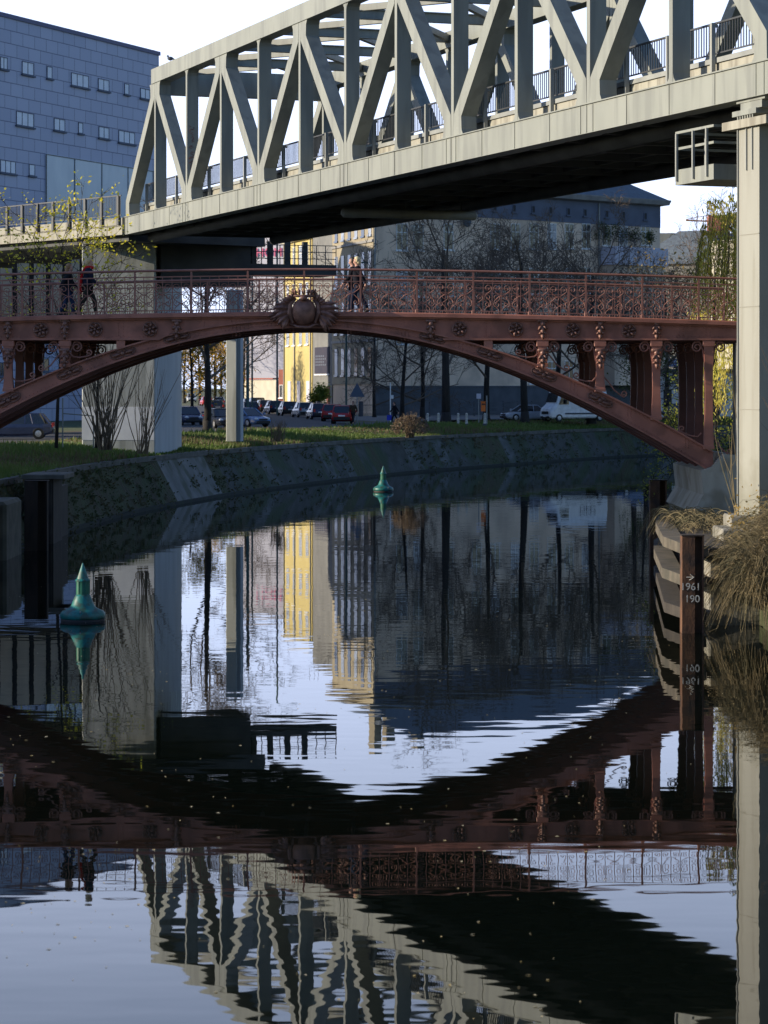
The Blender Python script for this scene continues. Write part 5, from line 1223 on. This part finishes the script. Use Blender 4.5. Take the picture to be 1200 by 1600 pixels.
def leafcloud(mb, tips, rnd, n, rad, size, flat=.5):
    for p, d in tips:
        for _ in range(n):
            c = p+Vector((rnd.gauss(0, rad), rnd.gauss(0, rad), rnd.gauss(0, rad))); a = Vector((rnd.gauss(0, 1), rnd.gauss(0, 1), rnd.gauss(0, .6))).normalized(); b = a.cross(Vector((rnd.gauss(0, 1), rnd.gauss(0, 1), rnd.gauss(0, 1)))).normalized()
            s = size*rnd.uniform(.6, 1.3); mb.quad(c-a*s, c-b*s*flat, c+a*s, c+b*s*flat)
def leafmat(name, c, c2, sc_=2.0):
    m = mat(name, c, .6, c2, sc_, lo=.38, hi=.62); n_ = m.node_tree; b = n_.nodes['Principled BSDF']
    tl = n_.nodes.new('ShaderNodeBsdfTranslucent'); mx = n_.nodes.new('ShaderNodeMixShader'); mx.inputs[0].default_value = .45
    src = b.inputs['Base Color'].links[0].from_socket; n_.links.new(src, tl.inputs[0]); out = n_.nodes['Material Output']
    n_.links.new(b.outputs[0], mx.inputs[1]); n_.links.new(tl.outputs[0], mx.inputs[2]); n_.links.new(mx.outputs[0], out.inputs[0]); return m
M['lf_yellow'] = leafmat('golden_leaves', (.55, .34, .03), (.38, .24, .03), 1.0)
M['lf_yg'] = leafmat('yellow_green_leaves', (.34, .34, .035), (.14, .20, .03), 1.5)
M["lf_willow"] = leafmat("willow_leaves", (.90, .76, .16), (.55, .54, .10), .6)
M['lf_dark'] = leafmat('dark_green_leaves', (.04, .07, .02), (.08, .10, .02), 1.0)
M['lf_sap'] = leafmat('sapling_leaves', (.80, .68, .05), (.45, .48, .05), 1.2)
M['lf_tan'] = leafmat('tan_leaves', (.40, .27, .08), (.22, .17, .05), 1.0)
rnd = random.Random(9)
def leafy(label, name, seed, H, r0, loc, m, n, rad, size, kids=(8, 6, 5), levels=4, frac=.2, spread=1.0, group=None, bark=None):
    o = thing(name, label, 'tree' if H > 3.5 else 'shrub', loc, seed*.7, group); tr, br, tips = grow(seed, H, r0, spread, levels, kids, frac)
    tr.build('trunk', bark or M['bark'], o, smooth=True); br.build('branches', bark or M['bark'], o); mb = MB(); leafcloud(mb, tips, rnd, n, rad, size); mb.build('foliage', m, o); return o
leafy('golden leaved tree low behind the big pier over the parked cars', 'autumn_tree', 61, 9.5, .15, gl(300, 655), M['lf_yellow'], 5, .35, .16)
leafy('second golden tree farther down the side street', 'autumn_tree', 62, 9, .15, gl(335, 645), M['lf_yellow'], 4, .45, .17)
leafy('ochre leaved tree at the right corner of the office block', 'autumn_tree', 63, 17, .25, gl(1042, 652), M['lf_tan'], 4, .6, .17)
leafy('olive tree beside the low white building', 'autumn_tree', 64, 7.5, .15, gl(1012, 655), M['lf_dark'], 4, .45, .14)
leafy('green shrub at the door of the grey gable house', 'green_shrub', 65, 3.0, .06, gl(499, 650), M['lf_yg'], 4, .25, .12)
leafy('sparse yellow green sapling reaching over the red railing at left', 'young_tree', 66, 11.6, .09, tuple(at(88, 700, 124)), M['lf_sap'], 4, .20, .095, (10, 5, 3), 4, .45, .75)
leafy('thin leafless looking sapling with few yellow leaves in front of the big pier', 'young_tree', 67, 9.0, .07, tuple(at(150, 700, 126)), M['lf_yg'], 1, .10, .05, (8, 4, 3), 4, .35, .6)
# plants on the terrace of the office block
tx = fc.p + fc.d*fc.hit(975, 385)[0] + Vector((fc.d.y, -fc.d.x))*1.3
for k_, (o_, lb) in enumerate(((-4.6, 'dark potted bush on the left end of the white terrace'), (-2.2, 'dark potted bush second from left on the white terrace'), (.4, 'dark potted bush in the middle of the white terrace'), (2.8, 'small dark bush towards the right of the white terrace'))):
    p_ = tx+fc.d*o_; leafy(lb, 'potted_bush', 71+k_, 2.6-.3*k_, .05, (p_.x, p_.y, fc.hit(975, 386)[1]), M['lf_dark'], 5, .25, .12, (7, 5), 3, .1, group='bushes on the white terrace')
# willow at right
def willow():
    rnd = random.Random(5); o = thing('willow', 'weeping willow with yellow green hanging strands behind the right pillar', 'tree', (16.6, 106, 2.9))
    tr, br, tips = grow(81, 12.0, .4, .95, 4, (8, 5, 4), .3); tr.build('trunk', M['bark'], o, smooth=True); br.build('branches', M['twig'], o)
    st = MB(); lf = MB()
    for i in range(300):
        a_ = rnd.uniform(0, 2*math.pi); rr_ = 4.6*math.sqrt(rnd.random()); x, y = rr_*math.cos(a_), rr_*math.sin(a_)*.9
        top = 8.2+3.4*math.sqrt(max(0, 1-(rr_/4.9)**2))+rnd.uniform(-1.4, .5); bot = rnd.uniform(.4, 5.0) if rr_ > 2.4 else rnd.uniform(2.5, 7); L_ = top-bot
        q = Vector((x*.85, y*.85, top-.4)); pts = [q.copy()]; n_ = 8; wx, wy = rnd.uniform(-.12, .12), rnd.uniform(-.12, .12)
        for j in range(n_):
            q = q+Vector((x*.15/n_*3*max(0, 1-j/3)+wx*math.sin(j*.9), y*.15/n_*3*max(0, 1-j/3)+wy*math.cos(j*.9), (.25 if j == 0 else -L_/n_))); pts.append(q.copy())
        st.tube(pts, [.014]*5+[.007]*4, 3, cap=False)
        dens = rnd.choice((6, 12, 17, 20))
        for j in range(int(L_*dens)):
            f = rnd.random()*n_*.999; k_ = int(f); c = pts[k_].lerp(pts[k_+1], f-k_)+Vector((rnd.gauss(0, .07), rnd.gauss(0, .07), 0)); a = Vector((rnd.uniform(-.6, .6), rnd.uniform(-.6, .6), -1)).normalized()*rnd.uniform(.07, .13); b = Vector((rnd.gauss(0, 1), rnd.gauss(0, 1), 0)).normalized()*.028; lf.quad(c-a, c-b, c+a, c+b)
    st.build('hanging_shoots', M['twig_pale'], o); lf.build('foliage', M['lf_willow'], o); return o
wl = willow(); dup(wl, (24.5, 120, 2.9), 2.2, 'second weeping willow behind the first, farther along the right bank', None, (1, 1, 1.12)); wl.rotation_euler = (0, 0, .4)
leafy('leafy bush with small yellow leaves hanging below the right end of the arch', 'birch_bush', 90, 4.2, .05, (11.2, 96, 1.2), M['lf_yg'], 3, .14, .05, (10, 6, 5), 4, .08, 1.3)
leafy('low green bush on the right bank under the bridge columns', 'green_shrub', 91, 4.8, .06, (14.0, 112, 2.2), M['lf_yg'], 3, .22, .07, (9, 6, 4), 4, .1, 1.2)
# fan of bare stems before the left pier, dry shrub, weeds
def stems(name, label, loc, n, H, sp, r, seed, m, lean=(0, 0), cat='shrub', seg=6, fork=2):
    rnd = random.Random(seed); o = thing(name, label, cat, loc); mb = MB()
    for i in range(n):
        a = rnd.uniform(0, 2*math.pi); t = rnd.random()**.7*sp; d = Vector((math.cos(a)*t+lean[0], math.sin(a)*t+lean[1], 1)).normalized(); q = Vector((rnd.uniform(-.5, .5)*sp*1.3, rnd.uniform(-.4, .4)*sp, 0)); pts = [q.copy()]; L_ = H*rnd.uniform(.5, 1); 
        for j in range(seg): d = (d+Vector((rnd.uniform(-.13, .13), rnd.uniform(-.13, .13), rnd.uniform(-.02, .06)))).normalized(); q = q+d*L_/seg; pts.append(q.copy())
        mb.tube(pts, [r*(1-.75*j/seg) for j in range(seg+1)], 4, cap=False)
        for _ in range(fork):
            k_ = rnd.randrange(2, seg); d2 = (d+Vector((rnd.uniform(-.7, .7), rnd.uniform(-.7, .7), rnd.uniform(-.1, .5)))).normalized(); mb.tube([pts[k_], pts[k_]+d2*L_*.14, pts[k_]+d2*L_*.3+Vector((0, 0, L_*.04))], [r*.4, r*.25, r*.12], 3, cap=False)
    mb.build('stems', m, o); return o
M['stem_brown'] = mat('brown_stems', (.22, .16, .10), .9, (.12, .09, .06), 3)
M['dry'] = mat('dry_grass_stems', (.25, .19, .10), .9, (.10, .09, .045), 1.6)
stems('bare_shrub', 'fan of long bare brown stems in the grass before the big pier', tuple(at(165, 703, 126)), 40, 7.6, .46, .030, 3, M['stem_brown'], (.05, 0))
stems('bare_shrub', 'smaller clump of bare stems at the right edge of the big pier', tuple(at(222, 709, 127)), 20, 5.5, .44, .026, 4, M['stem_brown'], (.1, 0))
stems('bare_shrub', 'leafless twiggy bush in the grass right of the slim column', tuple(at(432, 690, 158)), 40, 1.6, .6, .02, 5, M['stem_brown'])
o = stems('dry_bush', 'round dry brown bush on the far quay grass', tuple(at(641, 684, 184)), 70, 1.9, .45, .02, 6, M['stem_brown'])
mb = MB(); rnd = random.Random(31)
for i in range(900):
    a_ = rnd.uniform(0, 2*math.pi); e_ = rnd.uniform(-.45, 1)*math.pi/2; rr_ = rnd.uniform(.75, 1.05); c = Vector((1.3*rr_*math.cos(a_)*math.cos(e_), 1.1*rr_*math.sin(a_)*math.cos(e_), .75+.75*rr_*math.sin(e_))); a = Vector((rnd.gauss(0, 1), rnd.gauss(0, 1), rnd.gauss(0, 1))).normalized()*.09; b = a.orthogonal().normalized()*.06; mb.quad(c-a, c-b, c+a, c+b)
mb.build('seed_heads', leafmat('dry_heads', (.20, .145, .09), (.11, .08, .055), 3), o)
stems('tall_weeds', 'tall thin yellowish stems rising beside the right pillar', (9.75, 72.5, 1.4), 14, 4.6, .22, .02, 8, M['dry'], (-.03, 0), fork=1)
stems('twiggy_branches', 'bare dark twigs reaching in from the right picture edge', (11.0, 66.5, 3.0), 16, 4.4, .45, .018, 9, M['twig'], (-.28, 0))
# the dry reed bush hanging over the water at right
rnd = random.Random(12); o = thing('reed_bush', 'big tangled olive brown dry grass bush hanging over the water at right', 'bush', (9.2, 64.3, .9)); mb = MB()
for i in range(5600):
    b = Vector((rnd.uniform(-.55, 2.2), rnd.uniform(-1.4, 1.6), 0)); b.z = .1+max(0, b.x+.5)*.75+rnd.uniform(0, .55); a = rnd.gauss(math.pi*1.05, 1.1); L_ = rnd.uniform(.7, 1.9); out = Vector((math.cos(a), math.sin(a)*.8, 0)); up_ = rnd.uniform(.2, 1.5); pts = []
    for j in range(8):
        t = j/7; p_ = b+out*L_*.62*t+Vector((0, 0, up_*L_*t-L_*1.05*t*t)); p_ += Vector((rnd.uniform(-.045, .045), rnd.uniform(-.045, .045), rnd.uniform(-.045, .045))); p_.z = max(p_.z, -.85); pts.append(p_)
    mb.tube(pts, [.008]*4+[.006, .005, .004, .003], 3, cap=False)
mb.build('blades', M['dry'], o)
rnd = random.Random(13); o = thing('grass_tuft', 'pale arching dry grass on the curved fender planks', 'grass tuft', (8.2, 75.5, 1.9)); mb = MB()
for i in range(420):
    b = Vector((rnd.uniform(0, 1.8), rnd.uniform(-4, 4), rnd.uniform(0, .3))); a = rnd.gauss(math.pi, .9); L_ = rnd.uniform(.5, 1.5); out = Vector((math.cos(a), math.sin(a), 0)); pts = [b+out*L_*.7*t+Vector((0, 0, .9*L_*t-1.2*L_*t*t)) for t in (0, .14, .28, .43, .57, .71, .86, 1)]
    mb.tube(pts, [.012, .011, .01, .009, .008, .007, .005, .004], 3, cap=False)
mb.build('blades', M['dry'], o)
rnd = random.Random(14); o = thing('ivy_patch', 'brown leafed creeper around the pillar foot blocks', 'creeper', (9.2, 68.2, 1.6)); mb = MB()
for i in range(900):
    c = Vector((rnd.uniform(-.3, 1.4), rnd.uniform(-.5, 1.2), rnd.gauss(.5, .42))); a = Vector((rnd.gauss(0, 1), rnd.gauss(0, 1), rnd.gauss(0, 1))).normalized()*.045; b = a.orthogonal().normalized()*.035; mb.quad(c-a, c-b, c+a, c+b)
mb.build('leaves', M['lf_tan'], o)
# grass on the banks: nobody could count it
rnd = random.Random(2); mb = MB(); mb2 = MB(); LN = [p for p in WL if 60 < p.y < 245]
nrm = []
for i in range(len(LN)-1):
    t = (LN[i+1]-LN[i]); nrm.append(Vector((-t.y, t.x)).normalized())
def gz(d):
    for (a0, z0_), (a1, z1__) in zip(prof[:-1], prof[1:]):
        if d <= a1: return z0_+(z1__-z0_)*max(0, (d-a0))/(a1-a0)
    return 3.0
for i in range(70000):
    k_ = rnd.randrange(len(LN)-1); d = OFF+.15+abs(rnd.gauss(0, 3.2)); d = min(d, 9.2); p = LN[k_].lerp(LN[k_+1], rnd.random())+nrm[k_]*d; z = gz(d)-.03
    h_ = rnd.uniform(.08, .32)*(1+.6*math.sin(p.y*.21)*math.sin(p.y*.057)); a = rnd.uniform(0, math.pi); w_ = .035+.00022*p.y; u = Vector((math.cos(a)*w_, math.sin(a)*w_, 0)); l_ = Vector((rnd.uniform(-.12, .12), rnd.uniform(-.12, .12), h_)); b = Vector((p.x, p.y, z))
    (mb if (math.sin(p.y*.16+d*.5)+rnd.uniform(-1, 1) < .75) else mb2).tri(b-u, b+u, b+l_)
for i in range(16000):   # weeds on the overgrown part of the slope
    k_ = rnd.randrange(len(LN)-1); f = rnd.random(); p = LN[k_].lerp(LN[k_+1], rnd.random())
    if p.y > 132.5: continue
    d = .34+(OFF-.34)*f; p = p+nrm[k_]*d; b = Vector((p.x, p.y, .16+2.1*f-.03)); a = rnd.uniform(0, math.pi); u = Vector((math.cos(a)*.03, math.sin(a)*.03, 0)); l_ = Vector((rnd.uniform(0, .10), rnd.uniform(-.05, .05), rnd.uniform(.04, .16)))
    (mb if rnd.random() < .6 else mb2).tri(b-u, b+u, b+l_)
# weed clumps and moss tufts on the slope and along the waterline
rnd = random.Random(41); mw = MB()
for i in range(1700):
    k_ = rnd.randrange(len(LN)-1); p = LN[k_].lerp(LN[k_+1], rnd.random()); m_ = rnd.random()
    if math.sin(p.y*.31)+math.sin(p.y*.093+1) < rnd.uniform(-1.4, 1.2) and p.y > 133: continue
    if 134 < p.y < 143 and rnd.random() < .8: continue
    f = rnd.random()**2 if m_ < .55 else rnd.random()
    f = 1-f if m_ < .3 else f; d = .15+(OFF-.15)*f; q = p+nrm[k_]*d; c0 = Vector((q.x, q.y, .14+2.15*f)); s0 = rnd.uniform(.10, .34)
    for _ in range(rnd.randint(7, 16)):
        c = c0+Vector((rnd.gauss(.05, s0*.5), rnd.gauss(0, s0), rnd.gauss(0, s0*.45))); a = Vector((rnd.gauss(0, 1), rnd.gauss(0, 1), rnd.gauss(0, 1))).normalized()*rnd.uniform(.05, .11); b = a.orthogonal().normalized()*.05; mw.quad(c-a, c-b, c+a, c+b)
tag(mw.build('bank_weeds', leafmat('weedy_leaves', (.055, .085, .028), (.12, .10, .045), .8)), 'dark weeds and moss tufts growing on the sloping stone bank', 'weeds', kind='stuff')
M['blade'] = leafmat('grass_blades', (.085, .16, .025), (.15, .18, .045), .35); M['blade2'] = leafmat('dry_grass_blades', (.19, .145, .07), (.12, .09, .045), .6)
tag(mb.build('grass', M['blade']), 'green grass along the top of the far bank', 'grass', kind='stuff')
tag(mb2.build('dry_grass', M['blade2']), 'brown dead grass and weeds mixed into the bank', 'grass', kind='stuff')
# fallen leaves floating on the canal
rnd = random.Random(8); mb = MB()
for i in range(1500):
    D = 24.5*math.exp(rnd.random()*2.0); x = rnd.uniform(-.144, .144)*D
    if x > 8.4 or x < -12.8: continue
    if math.sin(D*.55+x*.8)+math.sin(x*1.3-D*.21)+rnd.uniform(-1.2, 1.2) < .1: continue
    a = rnd.uniform(0, math.pi); s = rnd.choice((.01, .013, .018, .03))*(1+D*.004); u = Vector((math.cos(a), math.sin(a), 0))*s; v = Vector((-math.sin(a), math.cos(a), 0))*s*.55; c = Vector((x, D, .006)); mb.add([c-u, c-v+Vector((0, 0, .006)), c+u, c+v], [(0, 1, 2, 3)])
tag(mb.build('fallen_leaves', leafmat('floating_leaves', (.55, .42, .16), (.65, .60, .42), 9)), 'scattered small yellow leaves floating on the dark water', 'leaves', kind='stuff')
